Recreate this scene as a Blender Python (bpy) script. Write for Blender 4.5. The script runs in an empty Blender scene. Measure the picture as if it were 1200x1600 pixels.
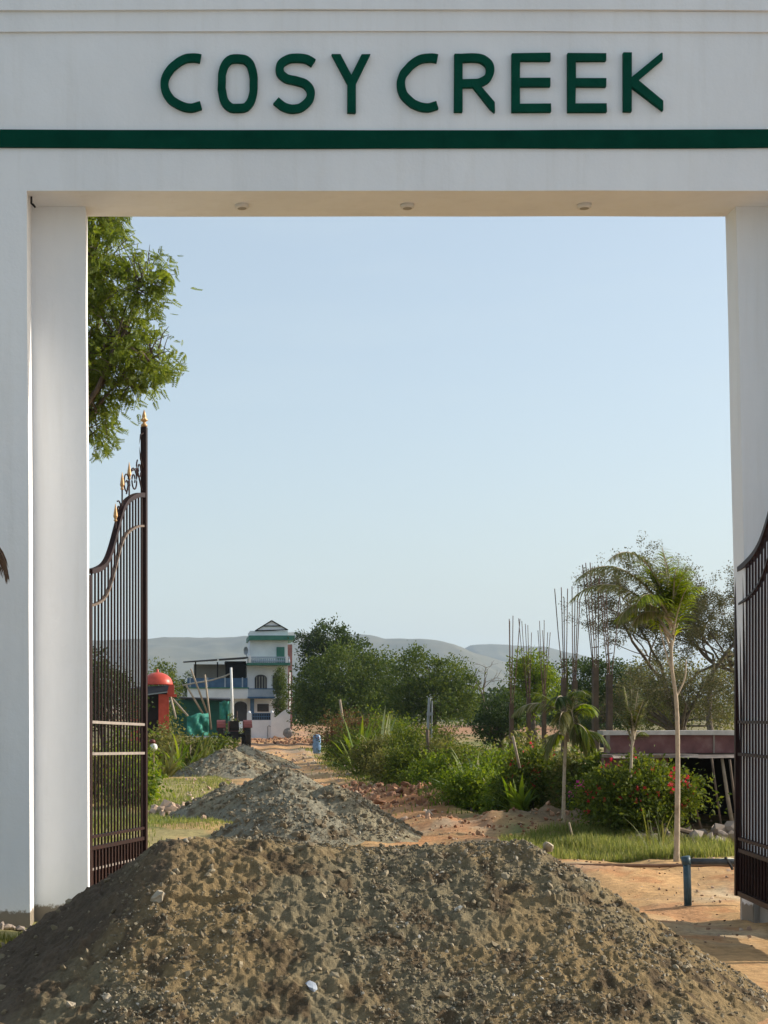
import bpy, math, random
import numpy as np
from mathutils import Vector

# ------------------------------------------------------------------ camera, world, sun
scene = bpy.context.scene
COL = scene.collection
FPX, VX, VY, EYE = 2600.0, 285.0, 1118.0, 1.555      # focal length and vanishing point in photo pixels, eye height
cam_d = bpy.data.cameras.new('camera'); cam = bpy.data.objects.new('camera', cam_d); COL.objects.link(cam)
cam.location = (0, 0, EYE); cam.rotation_euler = (math.radians(90), 0, 0)
cam_d.sensor_fit = 'HORIZONTAL'; cam_d.sensor_width = 36.0; cam_d.lens = 36.0 * FPX / 1200.0
cam_d.shift_x = (600 - VX) / 1200.0; cam_d.shift_y = (VY - 800) / 1200.0
cam_d.clip_start = 0.1; cam_d.clip_end = 20000
scene.camera = cam

SUN_EL, SUN_BACK = math.radians(25), math.radians(10)  # elevation; how far behind the gate plane it stands
sd = Vector((math.cos(SUN_BACK) * math.cos(SUN_EL), math.sin(SUN_BACK) * math.cos(SUN_EL), math.sin(SUN_EL)))
w = bpy.data.worlds.new('World'); scene.world = w; w.use_nodes = True
nt = w.node_tree; bg = nt.nodes['Background']
sky = nt.nodes.new('ShaderNodeTexSky'); sky.sky_type = 'NISHITA'; sky.sun_disc = False
sky.sun_elevation = SUN_EL; sky.sun_rotation = math.atan2(sd.x, sd.y)
sky.air_density = 1.0; sky.dust_density = 3.0; sky.ozone_density = 1.3; sky.altitude = 200
tc = nt.nodes.new('ShaderNodeTexCoord'); mp_ = nt.nodes.new('ShaderNodeMapping'); mp_.inputs['Scale'].default_value = (1.2, 1.2, 7)
wn = nt.nodes.new('ShaderNodeTexNoise'); wn.inputs['Scale'].default_value = 2.6; wn.inputs['Detail'].default_value = 7; wn.inputs['Roughness'].default_value = .62
wr = nt.nodes.new('ShaderNodeValToRGB'); wr.color_ramp.elements[0].position = .5; wr.color_ramp.elements[1].position = .8
wr.color_ramp.elements[0].color = (.34, .34, .34, 1); wr.color_ramp.elements[1].color = (.46, .46, .46, 1)
wm_ = nt.nodes.new('ShaderNodeMix'); wm_.data_type = 'RGBA'; wm_.inputs[7].default_value = (3.9, 4.45, 4.5, 1)     # milky air with thin wisps of high cloud
nt.links.new(tc.outputs['Generated'], mp_.inputs['Vector']); nt.links.new(mp_.outputs[0], wn.inputs['Vector']); nt.links.new(wn.outputs['Fac'], wr.inputs[0])
nt.links.new(wr.outputs[0], wm_.inputs[0]); nt.links.new(sky.outputs[0], wm_.inputs[6]); nt.links.new(wm_.outputs[2], bg.inputs[0]); bg.inputs[1].default_value = 0.138
sun_d = bpy.data.lights.new('sun', 'SUN'); sun_d.energy = 5.0; sun_d.angle = math.radians(0.55); sun_d.color = (1.0, 0.90, 0.76)
sun = bpy.data.objects.new('sun', sun_d); COL.objects.link(sun); sun.rotation_euler = sd.to_track_quat('Z', 'Y').to_euler()
scene.view_settings.view_transform = 'Standard'; scene.view_settings.look = 'None'
scene.view_settings.exposure = 0.46; scene.view_settings.gamma = 1.0
scene.cycles.max_bounces = 8; scene.cycles.transparent_max_bounces = 8; scene.cycles.volume_bounces = 1
scene.cycles.use_denoising = True

rng = np.random.default_rng(7)
random.seed(7)

# ------------------------------------------------------------------ mesh collector
class MB:
    def __init__(s): s.v = []; s.f = []; s.n = 0
    def add(s, v, f):
        v = np.asarray(v, dtype=np.float64).reshape(-1, 3)
        if isinstance(f, np.ndarray):
            s.f.append(f + s.n)
        else:
            by = {}
            for q in f: by.setdefault(len(q), []).append(q)
            for q in by.values(): s.f.append(np.array(q, dtype=np.int64) + s.n)
        s.v.append(v); s.n += len(v)
    def box(s, x0, x1, y0, y1, z0, z1):
        s.hexa([(x0, y0, z0), (x1, y0, z0), (x1, y1, z0), (x0, y1, z0), (x0, y0, z1), (x1, y0, z1), (x1, y1, z1), (x0, y1, z1)])
    def hexa(s, p):
        s.add(p, [(3, 2, 1, 0), (4, 5, 6, 7), (0, 1, 5, 4), (1, 2, 6, 5), (2, 3, 7, 6), (3, 0, 4, 7)])
    def tube(s, pts, rad, seg=8, cap=True):
        pts = np.asarray(pts, float); n = len(pts)
        rad = np.full(n, rad) if np.isscalar(rad) else np.asarray(rad, float)
        t = np.gradient(pts, axis=0); t /= np.linalg.norm(t, axis=1)[:, None] + 1e-9
        up = np.array([0.0, 0, 1]) if abs(t[0][2]) < 0.9 else np.array([1.0, 0, 0])
        a = np.cross(t, up); a /= np.linalg.norm(a, axis=1)[:, None] + 1e-9
        b = np.cross(t, a)
        ang = np.arange(seg) * 2 * np.pi / seg + np.pi / seg
        ring = pts[:, None, :] + rad[:, None, None] * (np.cos(ang)[None, :, None] * a[:, None, :] + np.sin(ang)[None, :, None] * b[:, None, :])
        f = [(i * seg + j, i * seg + (j + 1) % seg, (i + 1) * seg + (j + 1) % seg, (i + 1) * seg + j) for i in range(n - 1) for j in range(seg)]
        if cap: f += [tuple(range(seg - 1, -1, -1)), tuple((n - 1) * seg + j for j in range(seg))]
        s.add(ring.reshape(-1, 3), f)
    def bar(s, a, b, r, seg=4): s.tube([a, b], [r * 1.0, r * 1.0], seg)
    def lathe(s, c, prof, seg=16):
        ang = np.arange(seg) * 2 * np.pi / seg
        v = [(c[0] + r * math.cos(t), c[1] + r * math.sin(t), c[2] + z) for r, z in prof for t in ang]
        n = len(prof)
        f = [(i * seg + j, i * seg + (j + 1) % seg, (i + 1) * seg + (j + 1) % seg, (i + 1) * seg + j) for i in range(n - 1) for j in range(seg)]
        f += [tuple(range(seg - 1, -1, -1)), tuple((n - 1) * seg + j for j in range(seg))]
        s.add(v, f)
    def prism(s, poly, y0, y1):
        """polygon given as (x, z) counter-clockwise seen from -Y, extruded from y0 (front) to y1"""
        n = len(poly)
        v = [(x, y0, z) for x, z in poly] + [(x, y1, z) for x, z in poly]
        s.add(v, [tuple(range(n)), tuple(range(2 * n - 1, n - 1, -1))] + [(i, n + i, n + (i + 1) % n, (i + 1) % n) for i in range(n)])
    def strip(s, pts, hw, y0, y1, closed=False):
        """flat stroke with half width hw in the XZ plane, extruded in Y"""
        p = np.asarray(pts, float); n = len(p)
        if closed: t = np.roll(p, -1, 0) - np.roll(p, 1, 0)
        else: t = np.gradient(p, axis=0)
        t /= np.linalg.norm(t, axis=1)[:, None]
        nn = np.stack([-t[:, 1], t[:, 0]], 1)
        a, b = p + nn * hw, p - nn * hw
        v = [(x, y0, z) for x, z in a] + [(x, y0, z) for x, z in b] + [(x, y1, z) for x, z in a] + [(x, y1, z) for x, z in b]
        f = []
        m = n if closed else n - 1
        for i in range(m):
            j = (i + 1) % n
            f += [(n + i, n + j, j, i), (2 * n + i, 2 * n + j, 3 * n + j, 3 * n + i), (i, j, 2 * n + j, 2 * n + i), (3 * n + i, 3 * n + j, n + j, n + i)]
        if not closed: f += [(0, 2 * n, 3 * n, n), (n - 1, 2 * n - 1, 4 * n - 1, 3 * n - 1)]
        s.add(v, f)
    def build(s, name, mat, parent=None, smooth=False, origin=None):
        v = np.concatenate(s.v) if s.v else np.zeros((0, 3))
        o = np.zeros(3)
        if origin is not None: o = np.array(origin, float)
        pw = np.zeros(3); q = parent
        while q is not None: pw += np.array(q.location); q = q.parent
        loc = (o - pw) if (parent is not None and origin is not None) else (o if parent is None else np.zeros(3))
        v = v - (pw + loc if parent is not None else o)
        me = bpy.data.meshes.new(name)
        loops = np.concatenate([f.ravel() for f in s.f]); tot = np.concatenate([np.full(len(f), f.shape[1]) for f in s.f])
        me.vertices.add(len(v)); me.vertices.foreach_set('co', v.ravel().astype(np.float32))
        me.loops.add(len(loops)); me.loops.foreach_set('vertex_index', loops.astype(np.int32))
        me.polygons.add(len(tot)); me.polygons.foreach_set('loop_start', (np.cumsum(tot) - tot).astype(np.int32))
        me.update(calc_edges=True)
        me.polygons.foreach_set('use_smooth', np.full(len(tot), bool(smooth)))
        if mat: me.materials.append(mat)
        ob = bpy.data.objects.new(name, me); COL.objects.link(ob)
        ob.parent = parent; ob.location = loc
        return ob

def tag(o, label=None, cat=None, group=None, kind=None):
    if label: o['label'] = label
    if cat: o['category'] = cat
    if group: o['group'] = group
    if kind: o['kind'] = kind
    elif cat: o['kind'] = 'thing'
    return o
def thing(name, label, cat, loc, group=None):
    o = bpy.data.objects.new(name, None); COL.objects.link(o); o.location = loc; o.empty_display_size = 0.2
    return tag(o, label, cat, group)
def X_(px, Y): return (px - VX) / FPX * Y
def Z_(py, Y): return EYE - (py - VY) / FPX * Y
def P(px, py, Y): return (X_(px, Y), Y, Z_(py, Y))

# ------------------------------------------------------------------ noise
def _h(ix, iy, iz, seed):
    n = (ix * 374761393 + iy * 668265263 + iz * 2147483647 + seed * 1274126177) & 0xFFFFFFFF
    n = ((n ^ (n >> 13)) * 1274126177) & 0xFFFFFFFF
    n = ((n ^ (n >> 16)) * 2246822519) & 0xFFFFFFFF
    return ((n ^ (n >> 15)) & 0xFFFFFF) / float(0xFFFFFF) * 2 - 1
def noise(x, y, z=0.0, seed=0):
    x, y, z = np.broadcast_arrays(np.asarray(x, float), np.asarray(y, float), np.asarray(z, float))
    xi, yi, zi = np.floor(x).astype(np.int64), np.floor(y).astype(np.int64), np.floor(z).astype(np.int64)
    fx, fy, fz = x - xi, y - yi, z - zi
    u, v, w_ = [t * t * (3 - 2 * t) for t in (fx, fy, fz)]
    r = 0
    for dz in (0, 1):
        for dy in (0, 1):
            for dx in (0, 1):
                r = r + _h(xi + dx, yi + dy, zi + dz, seed) * (u if dx else 1 - u) * (v if dy else 1 - v) * (w_ if dz else 1 - w_)
    return r
def fbm(x, y, z=0.0, octv=4, seed=0, gain=0.5):
    r, a = 0, 1.0
    for i in range(octv):
        r = r + a * noise(np.asarray(x) * 2 ** i, np.asarray(y) * 2 ** i, np.asarray(z) * 2 ** i, seed + i * 17); a *= gain
    return r
def sstep(a, b, x): t = np.clip((x - a) / (b - a), 0, 1); return t * t * (3 - 2 * t)

# ------------------------------------------------------------------ materials
def _new(name):
    m = bpy.data.materials.new(name); m.use_nodes = True; n = m.node_tree
    return m, n, n.nodes['Principled BSDF']
def ramp(n, cols, fac):
    r = n.nodes.new('ShaderNodeValToRGB'); e = r.color_ramp.elements
    k = len(cols)
    while len(e) < k: e.new(0.5)
    for i, c in enumerate(cols):
        pos, col = (c if len(c) == 2 else (i / max(1, k - 1), c)); e[i].position = pos; e[i].color = (*col, 1)
    n.links.new(fac, r.inputs[0]); return r.outputs[0]
def ntex(n, scale, detail=4, vec=None, rough=0.6):
    t = n.nodes.new('ShaderNodeTexNoise'); t.inputs['Scale'].default_value = scale; t.inputs['Detail'].default_value = detail; t.inputs['Roughness'].default_value = rough
    if vec is None:
        g = n.nodes.new('ShaderNodeNewGeometry'); vec = g.outputs['Position']
    n.links.new(vec, t.inputs['Vector']); return t.outputs['Fac']
def mat(name, cols, scale=3.0, rough=0.8, bump=0.0, bscale=40.0, spec=0.3, metal=0.0, detail=5):
    """noise-mottled paint, plaster, soil, bark"""
    m, n, b = _new(name)
    if len(cols) == 1: b.inputs['Base Color'].default_value = (*cols[0], 1)
    else: n.links.new(ramp(n, [(0.3 + 0.4 * i / (len(cols) - 1), c) for i, c in enumerate(cols)], ntex(n, scale, detail)), b.inputs['Base Color'])
    b.inputs['Roughness'].default_value = rough; b.inputs['Specular IOR Level'].default_value = spec; b.inputs['Metallic'].default_value = metal
    if bump:
        bp = n.nodes.new('ShaderNodeBump'); bp.inputs['Strength'].default_value = bump; bp.inputs['Distance'].default_value = 0.01
        n.links.new(ntex(n, bscale, 6), bp.inputs['Height']); n.links.new(bp.outputs[0], b.inputs['Normal'])
    return m
def leafmat(name, cols, trans=0.35, rough=0.45, spec=0.4):
    """every leaf its own tint, let through by the light"""
    m, n, b = _new(name)
    g = n.nodes.new('ShaderNodeNewGeometry')
    c = ramp(n, cols, g.outputs['Random Per Island'])
    n.links.new(c, b.inputs['Base Color']); b.inputs['Roughness'].default_value = .6; b.inputs['Specular IOR Level'].default_value = .18
    t = n.nodes.new('ShaderNodeBsdfTranslucent'); hs = n.nodes.new('ShaderNodeHueSaturation')
    hs.inputs['Hue'].default_value = 0.48; hs.inputs['Saturation'].default_value = 1.1; hs.inputs['Value'].default_value = 1.7
    n.links.new(c, hs.inputs['Color']); n.links.new(hs.outputs[0], t.inputs['Color'])
    mx = n.nodes.new('ShaderNodeMixShader'); mx.inputs[0].default_value = trans
    n.links.new(b.outputs[0], mx.inputs[1]); n.links.new(t.outputs[0], mx.inputs[2])
    n.links.new(mx.outputs[0], n.nodes['Material Output'].inputs['Surface'])
    return m
def stonemat(name, cols):
    m, n, b = _new(name); g = n.nodes.new('ShaderNodeNewGeometry')
    n.links.new(ramp(n, cols, g.outputs['Random Per Island']), b.inputs['Base Color']); b.inputs['Roughness'].default_value = 0.85
    return m
def attrmat(name, attr='col', rough=0.95, bump=0.5, bscale=25, var=0.35, vscale=12):
    m, n, b = _new(name)
    a = n.nodes.new('ShaderNodeAttribute'); a.attribute_name = attr
    mx = n.nodes.new('ShaderNodeMix'); mx.data_type = 'RGBA'; mx.blend_type = 'MULTIPLY'; mx.inputs[0].default_value = 1.0
    n.links.new(a.outputs['Color'], mx.inputs[6])
    n.links.new(ramp(n, [(0.3, (1 - var,) * 3), (0.7, (1 + var,) * 3)], ntex(n, vscale, 8, rough=0.7)), mx.inputs[7])
    n.links.new(mx.outputs[2], b.inputs['Base Color']); b.inputs['Roughness'].default_value = rough; b.inputs['Specular IOR Level'].default_value = 0.15
    bp = n.nodes.new('ShaderNodeBump'); bp.inputs['Strength'].default_value = bump; bp.inputs['Distance'].default_value = 0.02
    n.links.new(ntex(n, bscale, 8, rough=0.7), bp.inputs['Height']); n.links.new(bp.outputs[0], b.inputs['Normal'])
    return m
def setcol(ob, c):
    me = ob.data; a = me.color_attributes.new('col', 'FLOAT_COLOR', 'POINT')
    a.data.foreach_set('color', np.concatenate([np.clip(c, 0, 1), np.ones((len(c), 1))], 1).astype(np.float32).ravel())

def plaster():
    m, n, b = _new('white_plaster')
    g = n.nodes.new('ShaderNodeNewGeometry')
    mp = n.nodes.new('ShaderNodeMapping'); mp.inputs['Scale'].default_value = (1.0, 1.0, 0.35); n.links.new(g.outputs['Position'], mp.inputs['Vector'])
    f1 = ntex(n, 1.3, 8, mp.outputs[0], 0.62)
    c1 = ramp(n, [(0.3, (0.73, 0.74, 0.755)), (0.55, (0.785, 0.795, 0.81)), (0.75, (0.82, 0.83, 0.84))], f1)
    mp2 = n.nodes.new('ShaderNodeMapping'); mp2.inputs['Scale'].default_value = (1, 1, 0.06); n.links.new(g.outputs['Position'], mp2.inputs['Vector'])
    f2 = ntex(n, 9, 6, mp2.outputs[0], 0.7)
    c2 = ramp(n, [(0.25, (0.93, 0.92, 0.90)), (0.5, (1, 1, 1))], f2)
    mx = n.nodes.new('ShaderNodeMix'); mx.data_type = 'RGBA'; mx.blend_type = 'MULTIPLY'; mx.inputs[0].default_value = 0.8
    n.links.new(c1, mx.inputs[6]); n.links.new(c2, mx.inputs[7]); sp = n.nodes.new('ShaderNodeSeparateXYZ'); n.links.new(g.outputs['Position'], sp.inputs[0])
    ma = n.nodes.new('ShaderNodeMath'); ma.operation = 'MULTIPLY_ADD'; n.links.new(ntex(n, 11, 6, rough=.75), ma.inputs[0]); ma.inputs[1].default_value = -.17; n.links.new(sp.outputs[2], ma.inputs[2])
    c3 = ramp(n, [(0.0, (0.30, 0.25, 0.19)), (0.02, (1, 1, 1))], ma.outputs[0])         # flaked and splashed foot of the wall
    mz = n.nodes.new('ShaderNodeMix'); mz.data_type = 'RGBA'; mz.blend_type = 'MULTIPLY'; mz.inputs[0].default_value = 1
    n.links.new(mx.outputs[2], mz.inputs[6]); n.links.new(c3, mz.inputs[7]); n.links.new(mz.outputs[2], b.inputs['Base Color'])
    b.inputs['Roughness'].default_value = 0.75; b.inputs['Specular IOR Level'].default_value = 0.2
    bp = n.nodes.new('ShaderNodeBump'); bp.inputs['Strength'].default_value = 0.5; bp.inputs['Distance'].default_value = 0.004
    n.links.new(ntex(n, 45, 6), bp.inputs['Height'])
    bp2 = n.nodes.new('ShaderNodeBump'); bp2.inputs['Strength'].default_value = 0.5; bp2.inputs['Distance'].default_value = 0.03
    n.links.new(ntex(n, 2.2, 3), bp2.inputs['Height']); n.links.new(bp.outputs[0], bp2.inputs['Normal'])
    n.links.new(bp2.outputs[0], b.inputs['Normal'])
    return m

M = dict(
    plaster=plaster(),
    stripe=mat('dark_green_paint', [(0.0, 0.036, 0.022), (0.001, 0.050, 0.031)], 5, 0.8, 0.2, 60, .06),
    green=mat('green_paint', [(0.0, 0.045, 0.028), (0.002, 0.066, 0.042)], 7, 0.8, 0.3, 60, .08),
    brown=mat('brown_metal_paint', [(0.010, 0.003, 0.003), (0.024, 0.006, 0.005)], 6, 0.5, 0.1, 50, 0.2),
    raillit=mat('rail_metal_sun_highlight', [(0.22, 0.19, 0.17), (0.32, 0.28, 0.25)], 9, 0.45),  # left leaf rails and strip: sunlit brightness painted into the colour
    brownlit=mat('brown_metal_sun_highlight', [(0.09, 0.065, 0.05), (0.15, 0.11, 0.085)], 9, 0.5),  # left leaf curved rail: sun highlight painted into the brown
    sheet=mat('brown_sheet_metal', [(0.022, 0.009, 0.006), (0.042, 0.016, 0.01)], 3, 0.6, 0.2, 15, 0.2),
    gold=mat('gold_paint', [(0.30, 0.18, 0.07), (0.50, 0.30, 0.13)], 20, 0.45, spec=0.5, metal=0.3),
    lampw=mat('lamp_white', [(0.6, 0.58, 0.55), (0.7, 0.68, 0.65)], 8, 0.4),
    bluep=mat('blue_pipe_paint', [(0.025, 0.06, 0.085), (0.05, 0.105, 0.14)], 14, 0.5, 0.2),
    piped=mat('dark_pipe', [(0.03, 0.04, 0.05), (0.07, 0.08, 0.09)], 9, 0.5, 0.2),
    rust=mat('rusty_steel', [(0.05, 0.03, 0.025), (0.11, 0.06, 0.045)], 20, 0.8),
    conc=mat('raw_concrete', [(0.26, 0.24, 0.21), (0.40, 0.37, 0.32)], 4, 0.9, 0.5, 30),
    brickc=mat('brown_concrete', [(0.06, 0.042, 0.03), (0.12, 0.08, 0.055)], 4, 0.9, 0.5, 30),
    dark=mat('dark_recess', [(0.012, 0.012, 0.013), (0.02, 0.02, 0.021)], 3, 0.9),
    wood=mat('weathered_wood', [(0.26, 0.20, 0.14), (0.42, 0.34, 0.25)], 14, 0.85, 0.3, 40),
    woodd=mat('dark_wood', [(0.09, 0.065, 0.045), (0.17, 0.12, 0.085)], 10, 0.85),
    bark=mat('bark', [(0.07, 0.052, 0.038), (0.14, 0.11, 0.085)], 12, 0.9, 0.6, 30),
    barkd=mat('dark_bark', [(0.03, 0.024, 0.02), (0.07, 0.055, 0.045)], 12, 0.9, 0.6, 30),
    palmt=mat('palm_trunk', [(0.24, 0.19, 0.13), (0.42, 0.35, 0.26), (0.3, 0.26, 0.19)], 9, 0.8, 0.4, 30),
    hwhite=mat('house_white_paint', [(0.62, 0.64, 0.67), (0.78, 0.79, 0.81)], 1.0, 0.8, 0.3, 5),
    hgreen=mat('house_green_paint', [(0.03, 0.13, 0.10), (0.05, 0.19, 0.14)], 2, 0.6),
    hblue=mat('house_blue_paint', [(0.03, 0.08, 0.17), (0.07, 0.15, 0.26)], 2, 0.6),
    hpale=mat('house_pale_blue', [(0.26, 0.33, 0.42), (0.36, 0.42, 0.5)], 2, 0.7),
    hbeige=mat('house_beige_wall', [(0.22, 0.21, 0.18), (0.32, 0.3, 0.26)], 1, 0.8),
    tin=mat('dark_roof_sheet', [(0.02, 0.02, 0.024), (0.045, 0.045, 0.05)], 1.5, 0.5),
    red=mat('red_paint', [(0.42, 0.05, 0.03), (0.58, 0.085, 0.05)], 3, 0.4, 0.1),
    net=mat('green_shade_net', [(0.02, 0.15, 0.115), (0.04, 0.26, 0.20)], 3, 0.8),
    netd=mat('dark_shade_net', [(0.006, 0.055, 0.045), (0.012, 0.09, 0.07)], 2, 0.85),
    blue=mat('blue_plastic', [(0.09, 0.18, 0.32), (0.18, 0.30, 0.45)], 8, 0.4),
    maroon=mat('maroon_paint', [(0.11, 0.052, 0.052), (0.17, 0.078, 0.075), (0.24, 0.14, 0.13)], 3.5, 0.75, 0.3, 20),
    coping=mat('pale_coping', [(0.36, 0.34, 0.32), (0.60, 0.57, 0.53)], 6, 0.85, 0.5, 25),
    slab=mat('sandstone_slab', [(0.18, 0.15, 0.13), (0.36, 0.3, 0.26)], 5, 0.9, 0.5, 25),
    powder=mat('white_powder', [(0.62, 0.60, 0.42), (0.75, 0.72, 0.55)], 9, 0.9, 0.4),
    rubber=mat('black_rubber', [(0.012, 0.012, 0.012), (0.02, 0.02, 0.02)], 5, 0.8),
    tred=mat('tractor_red', [(0.09, 0.02, 0.018), (0.14, 0.035, 0.03)], 5, 0.5),
    steel=mat('grey_steel', [(0.2, 0.22, 0.24), (0.3, 0.32, 0.34)], 9, 0.4, metal=0.5),
    pipeb=mat('brown_hose', [(0.14, 0.08, 0.05), (0.22, 0.13, 0.08)], 9, 0.7),
    whitep=mat('white_paint', [(0.62, 0.62, 0.6), (0.75, 0.75, 0.73)], 9, 0.6),
    soil=attrmat('ground_soil'),
    road=attrmat('road_dirt', bump=0.7),
    heap=attrmat('gravel_fines', bump=0.8, bscale=60, var=0.3, vscale=22),
    rock=stonemat('heap_stone', [(0.0, (0.13, 0.105, 0.07)), (0.5, (0.18, 0.15, 0.095)), (0.88, (0.23, 0.195, 0.13)), (0.98, (0.34, 0.31, 0.25)), (1.0, (0.50, 0.47, 0.41))]),
    pinkrock=stonemat('pink_rubble', [(0.0, (0.34, 0.22, 0.15)), (0.5, (0.42, 0.29, 0.20)), (1.0, (0.52, 0.42, 0.32))]),
    greyrock=stonemat('grey_rubble', [(0.0, (0.13, 0.07, 0.055)), (0.5, (0.25, 0.20, 0.165)), (1.0, (0.36, 0.31, 0.26))]),
    clod=stonemat('earth_clod', [(0.0, (0.13, 0.10, 0.058)), (0.5, (0.19, 0.15, 0.09)), (1.0, (0.26, 0.215, 0.14))]),
    hill=mat('scrub_hill', [(0.05, 0.055, 0.03), (0.11, 0.10, 0.06)], 0.012, 0.95, detail=8),
)
G = lambda *c: [(i / (len(c) - 1), x) for i, x in enumerate(c)]
L = dict(
    neem=leafmat('neem_leaf', G((0.075, 0.12, 0.015), (0.12, 0.17, 0.025), (0.19, 0.235, 0.045)), 0.42),
    dark=leafmat('dark_leaf', G((0.018, 0.036, 0.009), (0.034, 0.06, 0.013), (0.05, 0.085, 0.018)), 0.28),
    mid=leafmat('mid_leaf', G((0.04, 0.068, 0.010), (0.075, 0.11, 0.015), (0.14, 0.17, 0.025)), 0.35),
    bright=leafmat('bright_leaf', G((0.06, 0.11, 0.012), (0.10, 0.16, 0.018), (0.18, 0.23, 0.03)), 0.42),
    olive=leafmat('olive_leaf', G((0.07, 0.085, 0.02), (0.12, 0.13, 0.03), (0.20, 0.19, 0.06)), 0.35),
    tree=leafmat('tree_leaf', G((0.034, 0.062, 0.012), (0.062, 0.10, 0.017), (0.11, 0.145, 0.028)), 0.3),
    croton=leafmat('croton_leaf', G((0.15, 0.045, 0.03), (0.07, 0.08, 0.025), (0.10, 0.10, 0.03), (0.17, 0.09, 0.04), (0.07, 0.11, 0.025)), 0.35),
    acacia=leafmat('acacia_leaf', G((0.05, 0.06, 0.022), (0.09, 0.09, 0.035), (0.14, 0.125, 0.065)), 0.3),
    areca=leafmat('areca_leaf', G((0.08, 0.14, 0.015), (0.14, 0.22, 0.02), (0.26, 0.32, 0.03)), 0.45),
    arecad=leafmat('faded_frond', G((0.09, 0.12, 0.04), (0.14, 0.16, 0.06), (0.22, 0.21, 0.11)), 0.35),
    dry=leafmat('dry_frond', G((0.07, 0.045, 0.03), (0.12, 0.08, 0.05)), 0.2),
    grassl=leafmat('light_grass_blade', G((0.10, 0.14, 0.03), (0.17, 0.20, 0.05), (0.26, 0.26, 0.09)), 0.4),
    grass=leafmat('grass_blade', G((0.07, 0.11, 0.02), (0.12, 0.16, 0.03), (0.2, 0.21, 0.06)), 0.35),
    pale=leafmat('pale_blade', G((0.12, 0.16, 0.07), (0.2, 0.24, 0.12), (0.3, 0.3, 0.17)), 0.35),
    redf=leafmat('red_petal', G((0.45, 0.03, 0.03), (0.6, 0.07, 0.05)), 0.35),
    pinkf=leafmat('pink_petal', G((0.5, 0.05, 0.2), (0.7, 0.12, 0.32)), 0.4),
)

# ------------------------------------------------------------------ scatter
def rotmats(n, mode='any', r=rng):
    if mode == 'z':
        a = r.uniform(0, 2 * np.pi, n); c, s_ = np.cos(a), np.sin(a); R = np.zeros((n, 3, 3))
        R[:, 0, 0] = c; R[:, 0, 1] = -s_; R[:, 1, 0] = s_; R[:, 1, 1] = c; R[:, 2, 2] = 1; return R
    q = r.normal(size=(n, 4)); q /= np.linalg.norm(q, axis=1)[:, None]
    a, b, c, d = q.T
    return np.stack([np.stack([1 - 2 * (c * c + d * d), 2 * (b * c - a * d), 2 * (b * d + a * c)], 1),
                     np.stack([2 * (b * c + a * d), 1 - 2 * (b * b + d * d), 2 * (c * d - a * b)], 1),
                     np.stack([2 * (b * d - a * c), 2 * (c * d + a * b), 1 - 2 * (b * b + c * c)], 1)], 1)
def dirmats(d, r=rng):
    """rotation taking +Y to d, with a random roll"""
    d = d / (np.linalg.norm(d, axis=1)[:, None] + 1e-9)
    t = r.normal(size=d.shape); x = np.cross(d, t); x /= np.linalg.norm(x, axis=1)[:, None] + 1e-9
    z = np.cross(x, d)
    return np.stack([x, d, z], 2)
def scatter(mb, tv, tf, pos, R, sc):
    tv = np.asarray(tv, float); tf = np.asarray(tf); n = len(pos)
    sc = np.asarray(sc, float)
    if sc.ndim == 1: sc = sc[:, None]
    loc = tv[None] * sc[:, None, :]
    v = np.einsum('nij,nkj->nki', R, loc) + pos[:, None, :]
    f = tf[None] + (np.arange(n) * len(tv))[:, None, None]
    mb.add(v.reshape(-1, 3), f.reshape(-1, tf.shape[1]))
LEAF_V = np.array([(0, 0, 0), (0.26, 0.45, 0.06), (0, 1, -0.05), (-0.26, 0.45, 0.06)]); LEAF_F = np.array([(0, 1, 2, 3)])
BLADE_V = np.array([(-0.045, 0, 0), (0.045, 0, 0), (0.03, 0.1, 0.6), (-0.03, 0.1, 0.6), (0.0, 0.3, 1.0), (0.0, 0.3, 1.0)]); BLADE_F = np.array([(0, 1, 2, 3), (3, 2, 4, 5)])
def spray(n=6, ll=0.32, wd=0.1):
    v, f = [], []
    for k in range(n):
        y = 0.15 + 0.8 * k / n
        for s_ in (-1, 1):
            b = len(v); a = 0.9 + 0.3 * random.random()
            dx, dy = math.sin(a) * s_, math.cos(a); z = -0.25 * (k / n) ** 1.5
            l = ll * (1 - 0.35 * k / n)
            v += [(0, y, z), (dx * l * .5 - dy * wd * l * 1.3 * s_, y + dy * l * .5 + dx * wd * l * 1.3 * s_, z - .03), (dx * l, y + dy * l, z - .13), (dx * l * .5 + dy * wd * l * 1.3 * s_, y + dy * l * .5 - dx * wd * l * 1.3 * s_, z - .03)]
            f.append((b, b + 1, b + 2, b + 3))
    return np.array(v), np.array(f)
SPRAY = spray(6, .36, .15); CLUMP5 = (np.concatenate([LEAF_V @ np.array([[math.cos(a), math.sin(a), 0], [-math.sin(a), math.cos(a), 0], [0, 0, 1]]) + np.array([0, 0, z]) for a, z in ((0, 0), (1.3, .05), (2.6, -.05), (3.9, .08), (5.1, 0))]), np.concatenate([LEAF_F + 4 * i for i in range(5)]))

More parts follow.
